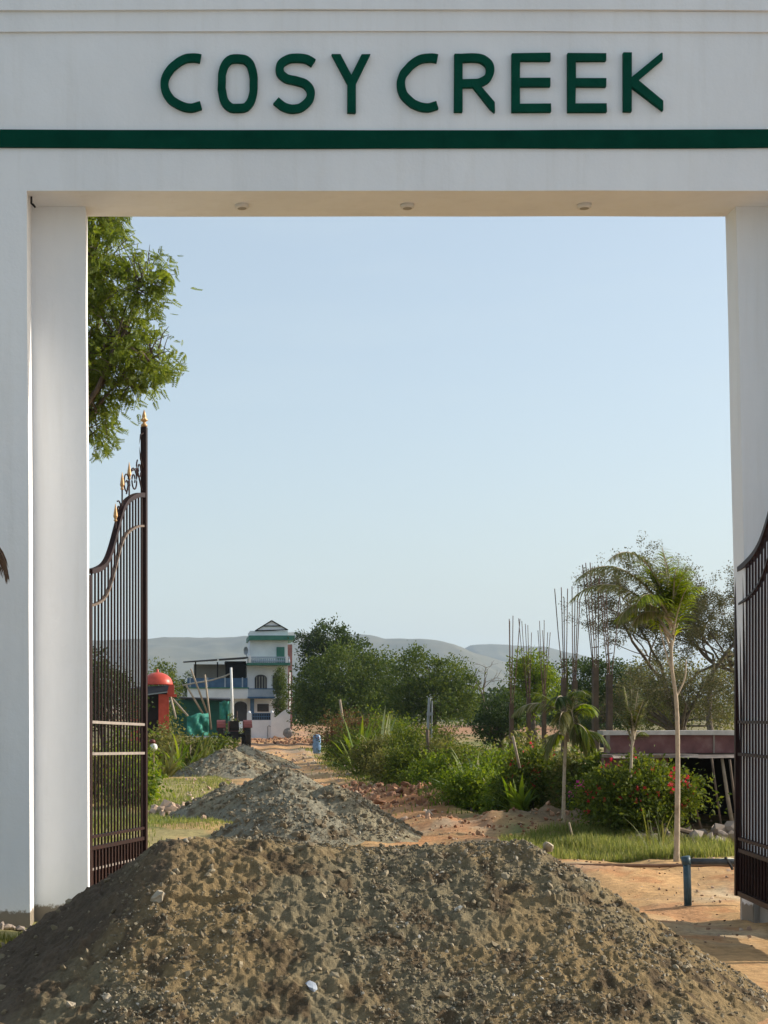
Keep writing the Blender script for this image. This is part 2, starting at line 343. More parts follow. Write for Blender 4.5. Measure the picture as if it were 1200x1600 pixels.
def clump_centres(blobs, n, shell=0.55, wob=0.16, seed=0):
    r = np.random.default_rng(seed); w_ = np.array([b[3] * b[4] * b[5] for b in blobs]) ** 0.66
    k = r.choice(len(blobs), n, p=w_ / w_.sum()); B = np.array(blobs)[k]
    d = r.normal(size=(n, 3)); d /= np.linalg.norm(d, axis=1)[:, None]
    rad = (shell + (1 - shell) * r.random(n) ** 0.6) * (1 + wob * noise(d[:, 0] * 2.3 + 5, d[:, 1] * 2.3, d[:, 2] * 2.3 + k * 3.1, seed) * 2)
    return B[:, :3] + d * rad[:, None] * B[:, 3:6], d
def foliage(blobs, n, cr, per, leaf, tmpl=None, shell=0.55, wob=0.16, seed=0, droop=0.0, zmin=0.03):
    mb = MB(); r = np.random.default_rng(seed + 1)
    c, d = clump_centres(blobs, n, shell, wob, seed)
    size = r.uniform(0.55, 1.25, n)
    pos = np.repeat(c, per, 0) + r.normal(size=(n * per, 3)) * (cr * 0.5) * np.repeat(size, per)[:, None] * np.array([1, 1, 0.75])
    dirs = np.repeat(d, per, 0) * 0.7 + r.normal(size=(n * per, 3)) * 0.7 + np.array([0, 0, -droop])
    ok = pos[:, 2] > zmin; pos, dirs = pos[ok], dirs[ok]
    tv, tf = tmpl if tmpl is not None else (LEAF_V, LEAF_F)
    scatter(mb, tv, tf, pos, dirmats(dirs, r), leaf * r.uniform(0.6, 1.25, len(pos)))
    return mb, c
def limbs(mb, base, fork, targets, r0, seg=6, r=random):
    """trunk from base to fork, bent limbs on to the targets"""
    base, fork = np.array(base, float), np.array(fork, float)
    n = 6; pts = [base + (fork - base) * t + np.array([math.sin(t * 5) * 0.03, math.cos(t * 4) * 0.03, 0]) * np.linalg.norm(fork - base) for t in np.linspace(0, 1, n)]
    mb.tube(pts, np.linspace(r0 * 1.25, r0 * 0.75, n), 8)
    top = pts[-1]
    for t in targets:
        t = np.array(t, float); m = (top + t) / 2 + np.array([r.uniform(-.12, .12), r.uniform(-.12, .12), r.uniform(0, .15)]) * np.linalg.norm(t - top)
        mb.tube([top, top * .5 + m * .5 + np.array([0, 0, .02]), m, (m + t) / 2 + np.array([r.uniform(-.05, .05)] * 3), t], np.linspace(r0 * 0.5, r0 * 0.06, 5), 5)
def tree(name, label, base, blobs, n, cr, per, leaf, lm, r0=0.12, tm='bark', cat='tree', group=None, tmpl=None, shell=0.5, wob=0.16, seed=0, nl=14, fork=0.35, droop=0.0, crown='crown', trunk='trunk'):
    t = thing(name, label, cat, base, group)
    mb, c = foliage(blobs, n, cr, per, leaf, tmpl, shell, wob, seed, droop)
    tb = MB(); bz = np.array(base); cen = np.mean(np.array(blobs)[:, :3], 0)
    limbs(tb, bz, bz + (cen - bz) * np.array([fork * 1.2, fork * 1.2, fork * 1.4]), c[:nl] * 0.9 + cen * 0.1, r0, r=random.Random(seed))
    tb.build(trunk, M[tm], t, True); mb.build(crown, L[lm], t)
    return t

# ------------------------------------------------------------------ terrain
RY = [-50, 8, 21, 32, 45, 67, 90, 126, 200, 400]
RL = [-14, -0.9, 0.55, 0.95, 1.0, 1.7, 3.0, 5.2, 9.5, 22]
RR = [16, 6.2, 4.15, 4.3, 4.5, 5.5, 7.0, 9.6, 14.5, 28]
def lumpy(x, y):
    a = np.exp(-(((x - 4.9) / 1.3) ** 2 + ((y - 23.6) / 1.0) ** 2)) * 0.17
    b = np.exp(-(((x - 4.95) / 0.75) ** 2 + ((y - 20.6) / 0.5) ** 2)) * 0.14
    c = np.exp(-(((x - 4.2) / 0.8) ** 2 + ((y - 29.5) / 2.8) ** 2)) * 0.22
    d = np.exp(-(((x - 6.2) / 2.2) ** 2 + ((y - 104) / 3.5) ** 2)) * 0.10 + np.exp(-(((x - 9.4) / 1.7) ** 2 + ((y - 112) / 5) ** 2)) * 0.10
    return a, b, c, d
def hgt(x, y):
    x = np.asarray(x, float); y = np.asarray(y, float)
    far = sstep(60, 300, y)
    h = 0.05 * fbm(x * 0.35, y * 0.35, octv=2, seed=3) + 0.022 * fbm(x * 2.0, y * 2.0, octv=5, seed=5, gain=.6) * (1 - far)
    a, b, c, d = lumpy(x, y)
    h = h + .007 * fbm(x * 6, y * 6, octv=3, seed=15, gain=.6) * (1 - sstep(20, 30, y))
    h = h * sstep(10, 12, y) + (a + b + c + d) * (1 + 0.55 * fbm(x * 2.3, y * 1.6, octv=5, seed=9, gain=.6)) - 0.0
    rl, rr = np.interp(y, RY, RL), np.interp(y, RY, RR); mid = (rl + rr) / 2; half = (rr - rl) / 2
    u = (x - mid) / half
    ron = 1 - sstep(0.9, 1.15, abs(u))
    h += ron * (-0.03 * (1 - far) + 0.03 * (1 - far) * np.cos(u * 9) + 0.03 * fbm(x * 0.9, y * 2.2, octv=4, seed=21)) * sstep(12, 17, y) * (1 - far * .8)
    h += 20 * sstep(350, 3200, y) + 0.6 * sstep(125, 220, y) * (0.5 + 0.5 * noise(x * 0.02, y * 0.05, seed=4))
    h -= 0.5 * sstep(5, 9, x) * sstep(21, 24, y) * (1 - sstep(40, 60, y)) * 0
    return h
def gcol(x, y):
    rl, rr = np.interp(y, RY, RL), np.interp(y, RY, RR)
    n1 = fbm(x * 0.6, y * 0.6, octv=5, seed=31); n2 = fbm(x * 2.5, y * 2.5, octv=4, seed=37); n3 = fbm(x * .15, y * .15, octv=3, seed=41)
    e = 0.35 * n1
    inroad = sstep(-0.4, 0.25, x - rl + e) * sstep(-0.4, 0.25, rr - x + e)
    sand = np.array([0.47, 0.29, 0.135]); red = np.array([0.33, 0.135, 0.055]); pale = np.array([0.48, 0.37, 0.235]); grey = np.array([0.24, 0.21, 0.17])
    grs = np.array([0.10, 0.13, 0.035]); dry = np.array([0.30, 0.25, 0.11]); dk = np.array([0.12, 0.085, 0.05])
    def mx(a, b, t): return a + (b - a) * np.asarray(t)[..., None]
    road = mx(np.broadcast_to(sand, x.shape + (3,)), pale, sstep(-.1, .7, n1)); road = mx(road, red, sstep(0.1, .5, n2 + n1 * .5) * .55)
    road = mx(road, red, np.exp(-((x - 4.0) / 1.1) ** 2 - ((y - 30) / 7) ** 2) * .85)
    road = mx(road, grey, sstep(.2, .8, n1 - n2 * .4) * .4 * sstep(14, 25, y))
    road = mx(road, np.array([0.36, 0.19, 0.12]), sstep(75, 95, y) * sstep(-.5, .2, n1) * .7)
    veg = mx(np.broadcast_to(grs, x.shape + (3,)), dry, sstep(-.5, .6, n1 + n3)); veg = mx(veg, sand, sstep(.2, .8, n2 * .7 - n1) * .7)
    far = mx(np.broadcast_to(np.array([0.20, 0.17, 0.08]), x.shape + (3,)), np.array([0.33, 0.18, 0.10]), sstep(0, .5, fbm(x * .03, y * .012, octv=3, seed=51)))
    far = mx(far, np.array([0.07, 0.08, 0.035]), sstep(.05, .4, fbm(x * .02 + 9, y * .02, octv=4, seed=55)))
    veg = mx(veg, far, sstep(80, 160, y))
    a, b, c, d = lumpy(x, y)
    bank = np.clip((a + b) * 5, 0, 1); veg = mx(veg, mx(np.broadcast_to(sand * .75, x.shape + (3,)), dk, sstep(-.2, .6, n2)), bank)
    # bare sandy yard right of the heap
    yard = sstep(2.2, 3.2, x) * (1 - sstep(17.0, 17.6, y + e * .6)) * sstep(-5, 2, y)
    veg = mx(veg, road, yard)
    # bare soil under the hedge, its shade darkened into the colour
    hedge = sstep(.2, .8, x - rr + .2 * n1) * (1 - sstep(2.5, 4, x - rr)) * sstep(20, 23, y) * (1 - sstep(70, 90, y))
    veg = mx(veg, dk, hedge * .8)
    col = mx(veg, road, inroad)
    col = mx(col, np.array([.33, .32, .30]), 1 - sstep(5, 7.5, y))  # unseen ground by the camera, greyed so its bounce cools the arch
    return col * (1 + 0.12 * n2[..., None])

def ground():
    ys = [-40, -25, -14, -6, 0, 4]; y = 6.5
    while y < 9000: ys.append(y); y += 0.05 + (y - 6.5) * 0.0078
    ys = np.array(ys); nx = 440
    u = np.linspace(-1, 1, nx); u = np.sign(u) * (0.35 * abs(u) + 0.65 * abs(u) ** 3)
    wd = 16 + np.clip(ys, 0, None) * 1.1
    Xg = u[None] * wd[:, None] + (0.075 * np.clip(ys, 0, None) + 1)[:, None]; Yg = np.broadcast_to(ys[:, None], Xg.shape)
    Zg = hgt(Xg, Yg)
    cols = gcol(Xg, Yg)
    rl, rr = np.interp(Yg, RY, RL), np.interp(Yg, RY, RR)
    road = (Xg > rl) & (Xg < rr) & (Yg > 4) & (Yg < 380)
    road |= (Xg > rr - .1) & (Xg < 9) & (Yg > 4) & (Yg < 17.0)
    V = np.stack([Xg, Yg, Zg], -1).reshape(-1, 3); C = cols.reshape(-1, 3)
    ny = len(ys); i = np.arange((ny - 1) * (nx - 1)); r_, c_ = i // (nx - 1), i % (nx - 1)
    a = r_ * nx + c_; F = np.stack([a, a + 1, a + nx + 1, a + nx], 1)
    rf = (road[:-1, :-1] & road[1:, 1:] & road[:-1, 1:] & road[1:, :-1]).reshape(-1)
    for nm, sel, m in (('ground', ~rf, 'soil'), ('dirt_road', rf, 'road')):
        f = F[sel]; used, inv = np.unique(f, return_inverse=True)
        mb = MB(); mb.add(V[used], inv.reshape(f.shape)); ob = mb.build(nm, M[m], smooth=True); setcol(ob, C[used]); tag(ob, kind='structure')
ground()

# hills on the horizon
def hills():
    prof = [(-900, 1010), (-400, 1000), (0, 1004), (150, 998), (230, 993), (255, 989.5), (300, 991), (390, 993), (460, 986), (500, 985), (570, 988), (610, 993), (650, 994), (690, 999), (712, 1006), (735, 1016), (800, 1035), (900, 1060), (1100, 1085), (1500, 1100)]
    prof2 = [(500, 1085), (600, 1060), (700, 1024), (735, 1006), (765, 1002), (800, 1005), (850, 1008), (905, 1022), (960, 1034), (1010, 1040), (1080, 1046), (1200, 1038), (1400, 1015), (1700, 990), (2100, 1000), (2600, 1040)]
    for k, (pr, Y0, sd_) in enumerate(((prof, 3300, 1), (prof2, 4100, 2))):
        px = np.linspace(pr[0][0], pr[-1][0], 420); py = np.interp(px, [p[0] for p in pr], [p[1] for p in pr])
        zc = EYE + (VY - py) / FPX * Y0; x = (px - VX) / FPX * Y0
        t = np.linspace(-1, 1, 60); Xg = np.broadcast_to(x[None], (60, 420)); Yg = Y0 + t[:, None] * 750 + np.zeros_like(Xg)
        s_ = np.clip(1 - abs(t), 0, 1)[:, None]
        prof_s = np.where(s_ > .999, 1, s_ ** 0.9)
        Z = zc[None] * prof_s * (1 + 0.30 * fbm(Xg * .006, Yg * .003, octv=5, seed=60 + sd_) * (1 - s_ ** 3) * s_) + 2.2 * fbm(Xg * .02, Yg * .02, octv=3, seed=66) * s_ - 2
        mb = MB(); i = np.arange(59 * 419); r_, c_ = i // 419, i % 419; a = r_ * 420 + c_
        mb.add(np.stack([Xg, Yg, Z], -1).reshape(-1, 3), np.stack([a, a + 1, a + 421, a + 420], 1))
        tag(mb.build('hills', M['hill'], smooth=True), kind='structure')
hills()

# ------------------------------------------------------------------ gateway
D1, D2, D3 = 12.36, 12.75, 13.0
ZS, ZT = 5.453, 6.885
gw = thing('gateway', 'tall white plastered entrance arch with green letters and green stripe across its beam', 'gateway', (1.75, 12.7, 0))
def wavy(x, z, a=0.004, s_=1.3, sd_=0): return z + a * float(noise(x * s_, sd_ * 3.7, 0.0, 5))
def wavybox(mb, x0, x1, y0, y1, z0, z1, n=60, a=0.004, sd_=0, arc=0.0):
    xs = np.linspace(x0, x1, n); v = []
    for x in xs:
        dz = arc * ((x - 1.4) / 2.6) ** 2
        a0, a1 = wavy(x, z0, a, 1.3, sd_) + dz, wavy(x, z1, a, 1.3, sd_ + 1) + dz
        yo = 0.0015 * float(noise(x * 2.1, sd_, 0, 8))
        v += [(x, y0 + yo, a0), (x, y0 + yo, a1), (x, y1, a1), (x, y1, a0)]
    f = [(4 * i + k, 4 * i + 4 + k, 4 * i + 4 + (k + 1) % 4, 4 * i + (k + 1) % 4) for i in range(n - 1) for k in range(4)]
    f += [(0, 1, 2, 3), (4 * n - 1, 4 * n - 2, 4 * n - 3, 4 * n - 4)]
    mb.add(v, f)
XL0, XR1 = -2.45, 5.95
def shearbox(mb, x0t, x0b, x1t, x1b, y0, y1, zb, zt):
    n = 14; v = []; zs = np.linspace(zb, zt, n)
    for z in zs:
        t = (z - 0) / (ZS); wob = 0.004
        xa = x0b + (x0t - x0b) * t + wob * float(noise(z * 1.1, x0t, 0, 3)); xb = x1b + (x1t - x1b) * t + wob * float(noise(z * 1.3, x1t, 1, 3))
        v += [(xa, y0, z), (xb, y0, z), (xb, y1, z), (xa, y1, z)]
    f = [(4 * i + k, 4 * i + (k + 1) % 4, 4 * i + 4 + (k + 1) % 4, 4 * i + 4 + k) for i in range(n - 1) for k in range(4)]
    f += [(3, 2, 1, 0), (4 * n - 4, 4 * n - 3, 4 * n - 2, 4 * n - 1)]
    mb.add(v, f)
# front frame, then a column set back inside it
mb = MB(); shearbox(mb, XL0, XL0, -1.155, -1.13, D1, D2, -0.3, ZS); mb.build('pier', M['plaster'], gw)
mb = MB(); shearbox(mb, 4.656, 4.74, XR1, XR1, D1, D2, -0.3, ZS); mb.build('pier', M['plaster'], gw)
mb = MB(); shearbox(mb, XL0, XL0, -0.74, -0.722, D2 + .0, D3, -0.3, ZS); mb.build('column', M['plaster'], gw)
mb = MB(); shearbox(mb, 4.241, 4.375, XR1, XR1, D2 + .0, D3, -0.3, ZS); mb.build('column', M['plaster'], gw)
mb = MB(); wavybox(mb, XL0, XR1, D1, D3, ZS, ZT - .02, 90, 0.003, 2); mb.build('beam', M['plaster'], gw)
mb = MB(); wavybox(mb, XL0 - .04, XR1 + .04, D1 - 0.02, D3 + 0.02, 6.632, 6.782, 90, 0.003, 5, -.006); mb.build('cornice', M['plaster'], gw)
mb = MB(); wavybox(mb, XL0 - .07, XR1 + .07, D1 - 0.045, D3 + 0.045, 6.782, 6.872, 90, 0.003, 8, -.006); mb.build('cornice', M['plaster'], gw)
mb = MB(); wavybox(mb, XL0 - .01, XR1 + .01, D1 - 0.018, D1, 5.763, 5.897, 110, 0.0035, 11, 0.006); mb.build('green_stripe', M['stripe'], gw)
mb = MB(); mb.box(4.378, 5.2, 12.74, 13.06, -0.2, 0.135); mb.box(4.42, 5.2, 10.3, 12.74, -.2, 0.10); mb.build('plinth', M['conc'], gw)
# letters
pm = FPX / (D1 - 0.03)
def lp(x, y):
    x, y = x + .45 * float(noise(x * .13, y * .13, 1, 3)), y + .45 * float(noise(x * .13, y * .13, 2, 4))     # hand-made edges
    return ((x - VX) / pm, EYE + (VY - y) / pm)
def lpts(pts): return [lp(*p) for p in pts]
def dense(pts, k=5):
    p = np.array(pts, float); o = []
    for i in range(len(p) - 1):
        a, b, c, d = p[max(i - 1, 0)], p[i], p[i + 1], p[min(i + 2, len(p) - 1)]
        for t in np.linspace(0, 1, k, endpoint=False): o.append(0.5 * (2 * b + (c - a) * t + (2 * a - 5 * b + 4 * c - d) * t * t + (3 * b - a - 3 * c + d) * t ** 3))
    o.append(p[-1]); return [tuple(q) for q in o]
HW = 6.3 / pm; YA, YB = D1 - 0.035, D1
def letter(ch, parts):
    mb = MB()
    for i, (kind, pts) in enumerate(parts):
        ya = YA - 0.0022 * i
        if kind == 's': mb.strip(lpts(dense(pts)), HW, ya, YB)
        elif kind == 'l': mb.strip(lpts(pts), HW, ya, YB)
        elif kind == 'c': mb.strip(lpts(pts), HW, ya, YB, True)
        else: mb.prism(lpts(pts)[::-1], ya, YB)
    o = mb.build('letter', M['green'], gw); o['label'] = 'raised green letter ' + ch
Cc = [(314, 91), (300, 90), (285, 93), (270, 104), (260, 118), (257, 131), (261, 146), (271, 158), (286, 166), (300, 168), (314, 164)]
letter('C', [('s', Cc)])
letter('O', [('c', [(371.5 + 25 * np.sign(math.cos(a)) * abs(math.cos(a)) ** .72, 130 + 39 * np.sign(math.sin(a)) * abs(math.sin(a)) ** .8) for a in np.linspace(0, 2 * np.pi, 44, endpoint=False)])])
letter('S', [('s', [(490, 98), (478, 92), (462, 90), (447, 93), (438, 102), (438, 113), (447, 122), (462, 126), (476, 130), (485, 140), (484, 154), (474, 165), (460, 170), (445, 167), (431, 157)])])
letter('Y', [('p', [(518, 85), (532, 85), (549, 117), (565, 85), (579, 85), (556, 131), (556, 176), (543, 176), (543, 131)])])
letter('C', [('s', [(x + 369.5, y) for x, y in Cc])])
letter('R', [('p', [(710, 84), (723, 84), (723, 175), (710, 175)]), ('s', [(717, 91), (740, 90), (755, 93), (764, 101), (766, 110), (762, 121), (752, 128), (738, 130), (717, 130)]), ('p', [(735, 131), (748, 131), (773, 160), (773, 176), (766, 170)])])
E = lambda a: [(a, 83), (a + 60, 83), (a + 60, 95), (a + 12.5, 95), (a + 12.5, 122), (a + 60, 122), (a + 60, 135), (a + 12.5, 135), (a + 12.5, 162), (a + 61, 162), (a + 61, 175), (a, 175)]
letter('E', [('p', E(800))]); letter('E', [('p', E(887))])
letter('K', [('p', [(974, 82), (987, 82), (987, 174), (974, 174)]), ('p', [(986, 121), (1033, 83), (1035, 83), (1035, 94), (989, 132), (986, 132)]), ('p', [(986, 127), (995, 124), (1036, 158), (1036, 173), (986, 135)])])
# downlights in the soffit
for i, (px, lab) in enumerate(((378, 'round soffit downlight nearest the tree, leftmost of the three'), (636, 'round soffit downlight in the middle of the beam underside'), (912, 'round soffit downlight on the right, below the second letter E'))):
    cx, cy = X_(px, 12.72), 12.70
    t = thing('soffit_light', lab, 'ceiling light', (cx, cy, ZS), 'downlights under the arch beam')
    mb = MB(); mb.lathe((cx, cy, ZS - .028), [(0.045, 0), (0.052, 0.006), (0.055, 0.03)], 20); mb.build('housing', M['lampw'], t, True)
    mb = MB(); mb.lathe((cx, cy, ZS - .030), [(0.034, 0), (0.036, 0.004)], 16); mb.build('lens', M['conc'], t)
# loose cable end at the left soffit corner
cb = MB(); cx, cy = X_(49, 12.5), 12.5
cb.tube([(cx, cy, ZS + .002), (cx, cy, ZS - .05), (cx + .03, cy - .02, ZS - .085), (cx + .012, cy - .01, ZS - .06)], 0.008, 6)
tag(cb.build('cable_end', M['rubber'], origin=(cx, cy, ZS)), 'short black loose cable end in the left corner under the beam', 'cable')

# ------------------------------------------------------------------ gate leaves
TT = [0, .144, .272, .349, .415, .483, .551, .62, .733, .865, 1.0]
TZ = [2.66, 2.70, 2.76, 2.85, 2.97, 3.11, 3.25, 3.34, 3.41, 3.47, 3.50]
def gate_leaf(label, hinge, dirv, Wd, nb, sag, railm='brown'):
    t = thing('gate_leaf', label, 'gate', (hinge[0], hinge[1], 0.12))
    d = np.array([dirv[0], dirv[1], 0.0]); d /= np.linalg.norm(d); nrm = np.array([-d[1], d[0], 0])
    h = np.array([hinge[0], hinge[1], 0.0])
    def q(u, z, o=0.0): return h + d * u * Wd + nrm * o + np.array([0, 0, z - sag * u])
    def sqtube(pts, a, b):
        """square section a (in plane) by b (across)"""
        mb = MB(); pts = np.array(pts); n = len(pts); tg = np.gradient(pts, axis=0); tg /= np.linalg.norm(tg, axis=1)[:, None]
        s_ = np.cross(tg, nrm); v = []
        for i in range(n): v += [pts[i] + s_[i] * a / 2 + nrm * b / 2, pts[i] - s_[i] * a / 2 + nrm * b / 2, pts[i] - s_[i] * a / 2 - nrm * b / 2, pts[i] + s_[i] * a / 2 - nrm * b / 2]
        f = [(4 * i + k, 4 * i + (k + 1) % 4, 4 * i + 4 + (k + 1) % 4, 4 * i + 4 + k) for i in range(n - 1) for k in range(4)] + [(3, 2, 1, 0), (4 * n - 4, 4 * n - 3, 4 * n - 2, 4 * n - 1)]
        mb.add(v, f); return mb
    us = np.linspace(0, 1, 40); top = np.interp(us, TT, TZ)
    k = np.ones(5) / 5; top = np.convolve(np.pad(top, 2, 'edge'), k, 'valid')
    sqtube([q(0, .15), q(0, 2.655)], .045, .05).build('hinge_stile', M['brown'], t)
    sqtube([q(1, .15), q(1, 4.115)], .055, .05).build('meeting_stile', M['brown'], t)
    sqtube([q(u, z + .02) for u, z in zip(us[1:-1], top[1:-1])], .04, .046).build('top_rail', M['brown'], t)
    sqtube([q(u, z - .25) for u, z in zip(us[1:-1], top[1:-1])], .018, .03).build('curved_rail', M['brownlit' if railm == 'raillit' else 'brown'], t)
    for z in (1.505, 1.255): sqtube([q(.03, z), q(.97, z)], .022, .040).build('rail', M[railm], t)
    sqtube([q(.03, .60), q(.97, .60)], .022, .036).build('rail', M['brown'], t)
    sqtube([q(.03, .175), q(.97, .175)], .04, .04).build('bottom_rail', M['brown'], t)
    mb = MB(); a, b, c, e = q(.03, .50, .016), q(.97, .50, .016), q(.97, .19, .016), q(.03, .19, .016)
    o = nrm * .006; mb.hexa([e - o, c - o, c, e, a - o, b - o, b, a]); mb.build('kick_panel', M['sheet'], t)
    sqtube([q(.03, .51), q(.97, .51)], .03, .032).build('panel_rail', M['brown'], t)
    sqtube([q(.03, .34, .012), q(.97, .34, .012)], .02, .012).build('panel_strip', M[railm], t)
    for i in range(nb):
        u = (i + 1) / (nb + 1); z1 = float(np.interp(u, us, top))
        mb = MB(); mb.tube([q(u, .20), q(u, z1)], .0085, 6); mb.build('bar', M['brown'], t)
    # finial
    fb = MB(); c = q(1, 4.115); fb.lathe(c, [(.012, 0), (.028, .006), (.03, .02), (.014, .035), (.012, .045), (.032, .058), (.034, .068), (.016, .082), (.02, .095), (.012, .125), (.002, .155)], 10)
    for s_ in (-1, 1): fb.tube([c + np.array([0, 0, .06]), c + d * s_ * .022 + np.array([0, 0, .055]), c + d * s_ * .036 + np.array([0, 0, .08])], [.01, .010, .004], 6)
    fb.build('finial', M['gold'], t, True)
    # spear points and scrolls above the curve
    def zt(u): return float(np.interp(u, us, top)) + .03
    for u, tip in ((.46, 3.33), (.58, 3.62), (.71, 3.74)):
        base = zt(u); mb = MB(); mb.tube([q(u, base), q(u, tip - .14)], .007, 6)
        mb.build('spear_rod', M['brown'], t)
        mb = MB(); c = q(u, tip - .16); mb.lathe(c, [(.005, 0), (.016, .01), (.009, .022), (.019, .045), (.014, .08), (.002, .15)], 6)
        mb.build('spear_point', M['gold'], t)
    def scroll(u0, z0, r0, turns, sgn, sw):
        pts = []
        for a in np.linspace(0, turns * 2 * np.pi, int(18 * turns)):
            r = r0 * (1 - .75 * a / (turns * 2 * np.pi)); pts.append(q(u0 + sgn * (r * math.cos(a + sw)) / Wd, z0 + r * math.sin(a + sw)))
        mb = MB(); mb.tube(pts, .0065, 6); mb.build('scroll', M['brown'], t)
    scroll(.66, 3.53, .10, 1.4, 1, 0); scroll(.80, 3.60, .11, 1.5, -1, .6); scroll(.90, 3.72, .09, 1.3, 1, 2.2); scroll(.52, 3.28, .08, 1.3, -1, 1.0)
    mb = MB(); mb.tube([q(.66, 3.45), q(.74, 3.66), q(.86, 3.72), q(.955, 3.55)], .007, 6); mb.build('scroll', M['brown'], t)
    mb = MB(); mb.tube([q(.985, 3.75), q(.93, 3.82), q(.90, 3.93), q(.93, 4.03), q(.985, 4.06)], .007, 6); mb.build('scroll', M['brown'], t)
    for z in (.42, 1.45, 2.35):
        mb = MB(); mb.tube([q(-.01, z, .03), q(-.01, z + .09, .03)], .016, 8); mb.build('hinge', M['brown'], t, True)
    return t
gate_leaf('brown barred gate leaf with gold finial swung inward, at the left pier', (-.738, 13.03), (.402, 1.58), 1.63, 17, .03, 'raillit')
gate_leaf('brown barred gate leaf cut by the picture edge, standing before the right pier', (4.335, 12.98), (-.10, -.995), 2.45, 25, .0)

# ------------------------------------------------------------------ gravel heaps
def rockmesh(seed, sub=1):
    import bmesh
    bm = bmesh.new(); bmesh.ops.create_icosphere(bm, subdivisions=sub, radius=1)
    v = np.array([x.co[:] for x in bm.verts]); f = np.array([[q.index for q in p.verts] for p in bm.faces]); bm.free()
    r = np.random.default_rng(seed)
    n = r.normal(size=(5, 3)); n /= np.linalg.norm(n, axis=1)[:, None]
    for k in n:
        dd = v @ k; lim = r.uniform(.45, .8); v = v - np.clip(dd - lim, 0, None)[:, None] * k
    return v * (1 + .12 * r.normal(size=(len(v), 1))), f
def stones(mb, pos, size, seed=0, sub=1, sink=.2, flat=.7):
    r = np.random.default_rng(seed); k = r.integers(0, 5, len(pos))
    for j in range(5):
        s_ = k == j
        if not s_.any(): continue
        v, f = rockmesh(seed * 7 + j, sub)
        ax = r.uniform(.6, 1.15, (s_.sum(), 3)) * np.array([1.1, 1, flat]) * size[s_][:, None]
        p = pos[s_].copy(); p[:, 2] += size[s_] * (.5 - sink)
        scatter(mb, v, f, p, rotmats(int(s_.sum()), r=r), ax)
def heap(label, fn, x0, x1, y0, y1, step, nst, smin, smax, seed, detail=1.0, group='gravel heaps on the drive', clods=None, xst=None):
    nx, ny = int((x1 - x0) / step), int((y1 - y0) / step)
    Xg, Yg = np.meshgrid(np.linspace(x0, x1, nx), np.linspace(y0, y1, ny))
    def full(x, y):
        b = fn(x, y)
        env = sstep(-.05, .12, b)
        rid = 1 - abs(fbm(x * 6, y * 6, octv=3, seed=seed + 3))
        n = .024 * fbm(x * 2.0, y * 2.0, octv=3, seed=seed) + .012 * fbm(x * 7.3 + y * 3.1, y * 7.3 - x * 3.1, octv=3, seed=seed + 1, gain=.75) + .010 * (rid - .5)
        if clods: n = n + clods(x, y)
        n = n + .0105 * fbm(x * 17 + y * 9, y * 17 - x * 9, octv=2, seed=seed + 2, gain=.75) + .0075 * fbm(x * 41 - y * 13, y * 41 + x * 13, octv=2, seed=seed + 4)
        return b + n * env * detail
    Z = np.maximum(full(Xg, Yg), hgt(Xg, Yg) - .06)
    mb = MB(); i = np.arange((ny - 1) * (nx - 1)); r_, c_ = i // (nx - 1), i % (nx - 1); a = r_ * nx + c_
    F = np.stack([a, a + 1, a + nx + 1, a + nx], 1); V = np.stack([Xg, Yg, Z], -1).reshape(-1, 3)
    keep = (Z > hgt(Xg, Yg) - .05).reshape(-1)[F].any(1); F = F[keep]; u, inv = np.unique(F, return_inverse=True)
    mb.add(V[u], inv.reshape(F.shape)); cx, cy = (x0 + x1) / 2, (y0 + y1) / 2
    ob = mb.build('gravel_heap', M['heap'], smooth=False, origin=(cx, cy, 0)); tag(ob, label, 'gravel heap', group)
    xs, ys = V[u][:, 0], V[u][:, 1]
    n1 = fbm(xs * 1.1, ys * 1.1, octv=4, seed=seed + 20); n2 = fbm(xs * 7, ys * 7, octv=3, seed=seed + 21)
    A, B, Cc_ = np.array([.18, .15, .092]), np.array([.215, .155, .078]), np.array([.10, .072, .042])
    if not xst: A, B = np.array([.215, .20, .15]), np.array([.24, .21, .14])
    t1, t2 = sstep(-.55, .3, n1 + .3 * n2)[:, None], sstep(.1, .8, n2)[:, None]
    cc = (A + (B - A) * t1) * (1 - t2) + Cc_ * t2
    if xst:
        mk = sstep(.15, -.25, xs + .2 + .375 * (9.5 - ys) - .3 * n1)[:, None]; cc = cc * (1 - mk) + np.array([.10, .075, .052]) * (1 + .15 * n2[:, None]) * mk  # left flank: moist brown soil, with its shade also put into the colour
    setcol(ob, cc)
    r = np.random.default_rng(seed); sx, sy = r.uniform(x0 + (1.3 if xst else 0), x1, nst), r.uniform(y0 + (1.2 if xst else 0), y1 - (1.7 if xst else 0), nst)
    z = full(sx, sy); dens = fbm(sx * 1.7, sy * 1.7, octv=3, seed=seed + 30)
    ok = (fn(sx, sy) > .0) & ((sx > -.2 - .375 * (9.5 - sy) + .25 * dens) if xst else True) & (dens * 1.3 + r.uniform(-.7, .7, nst) > (.12 if xst else -.15)); sx, sy, z = sx[ok], sy[ok], z[ok]
    size = smin + (smax - smin) * r.random(len(sx)) ** (4.5 if xst else 6)
    sb = MB(); stones(sb, np.stack([sx, sy, z], 1), size, seed + 1)
    so = sb.build('stones', M['rock'], ob); tag(so, kind='stuff')
    nc = nst // 11; sx, sy = r.uniform(x0, x1, nc), r.uniform(y0, y1, nc); ok = fn(sx, sy) > .02; sx, sy = sx[ok], sy[ok]
    if xst: ok = (sy > 7.8) & (sy < 11) & ((sx > -.3 - .375 * (9.5 - sy)) | (r.random(len(sx)) < .25)); sx, sy = sx[ok], sy[ok]
    cs = smax * (.55 + 1.5 * r.random(len(sx)) ** 3); cb = MB(); stones(cb, np.stack([sx, sy, full(sx, sy)], 1), cs, seed + 5, sink=.45, flat=.65)
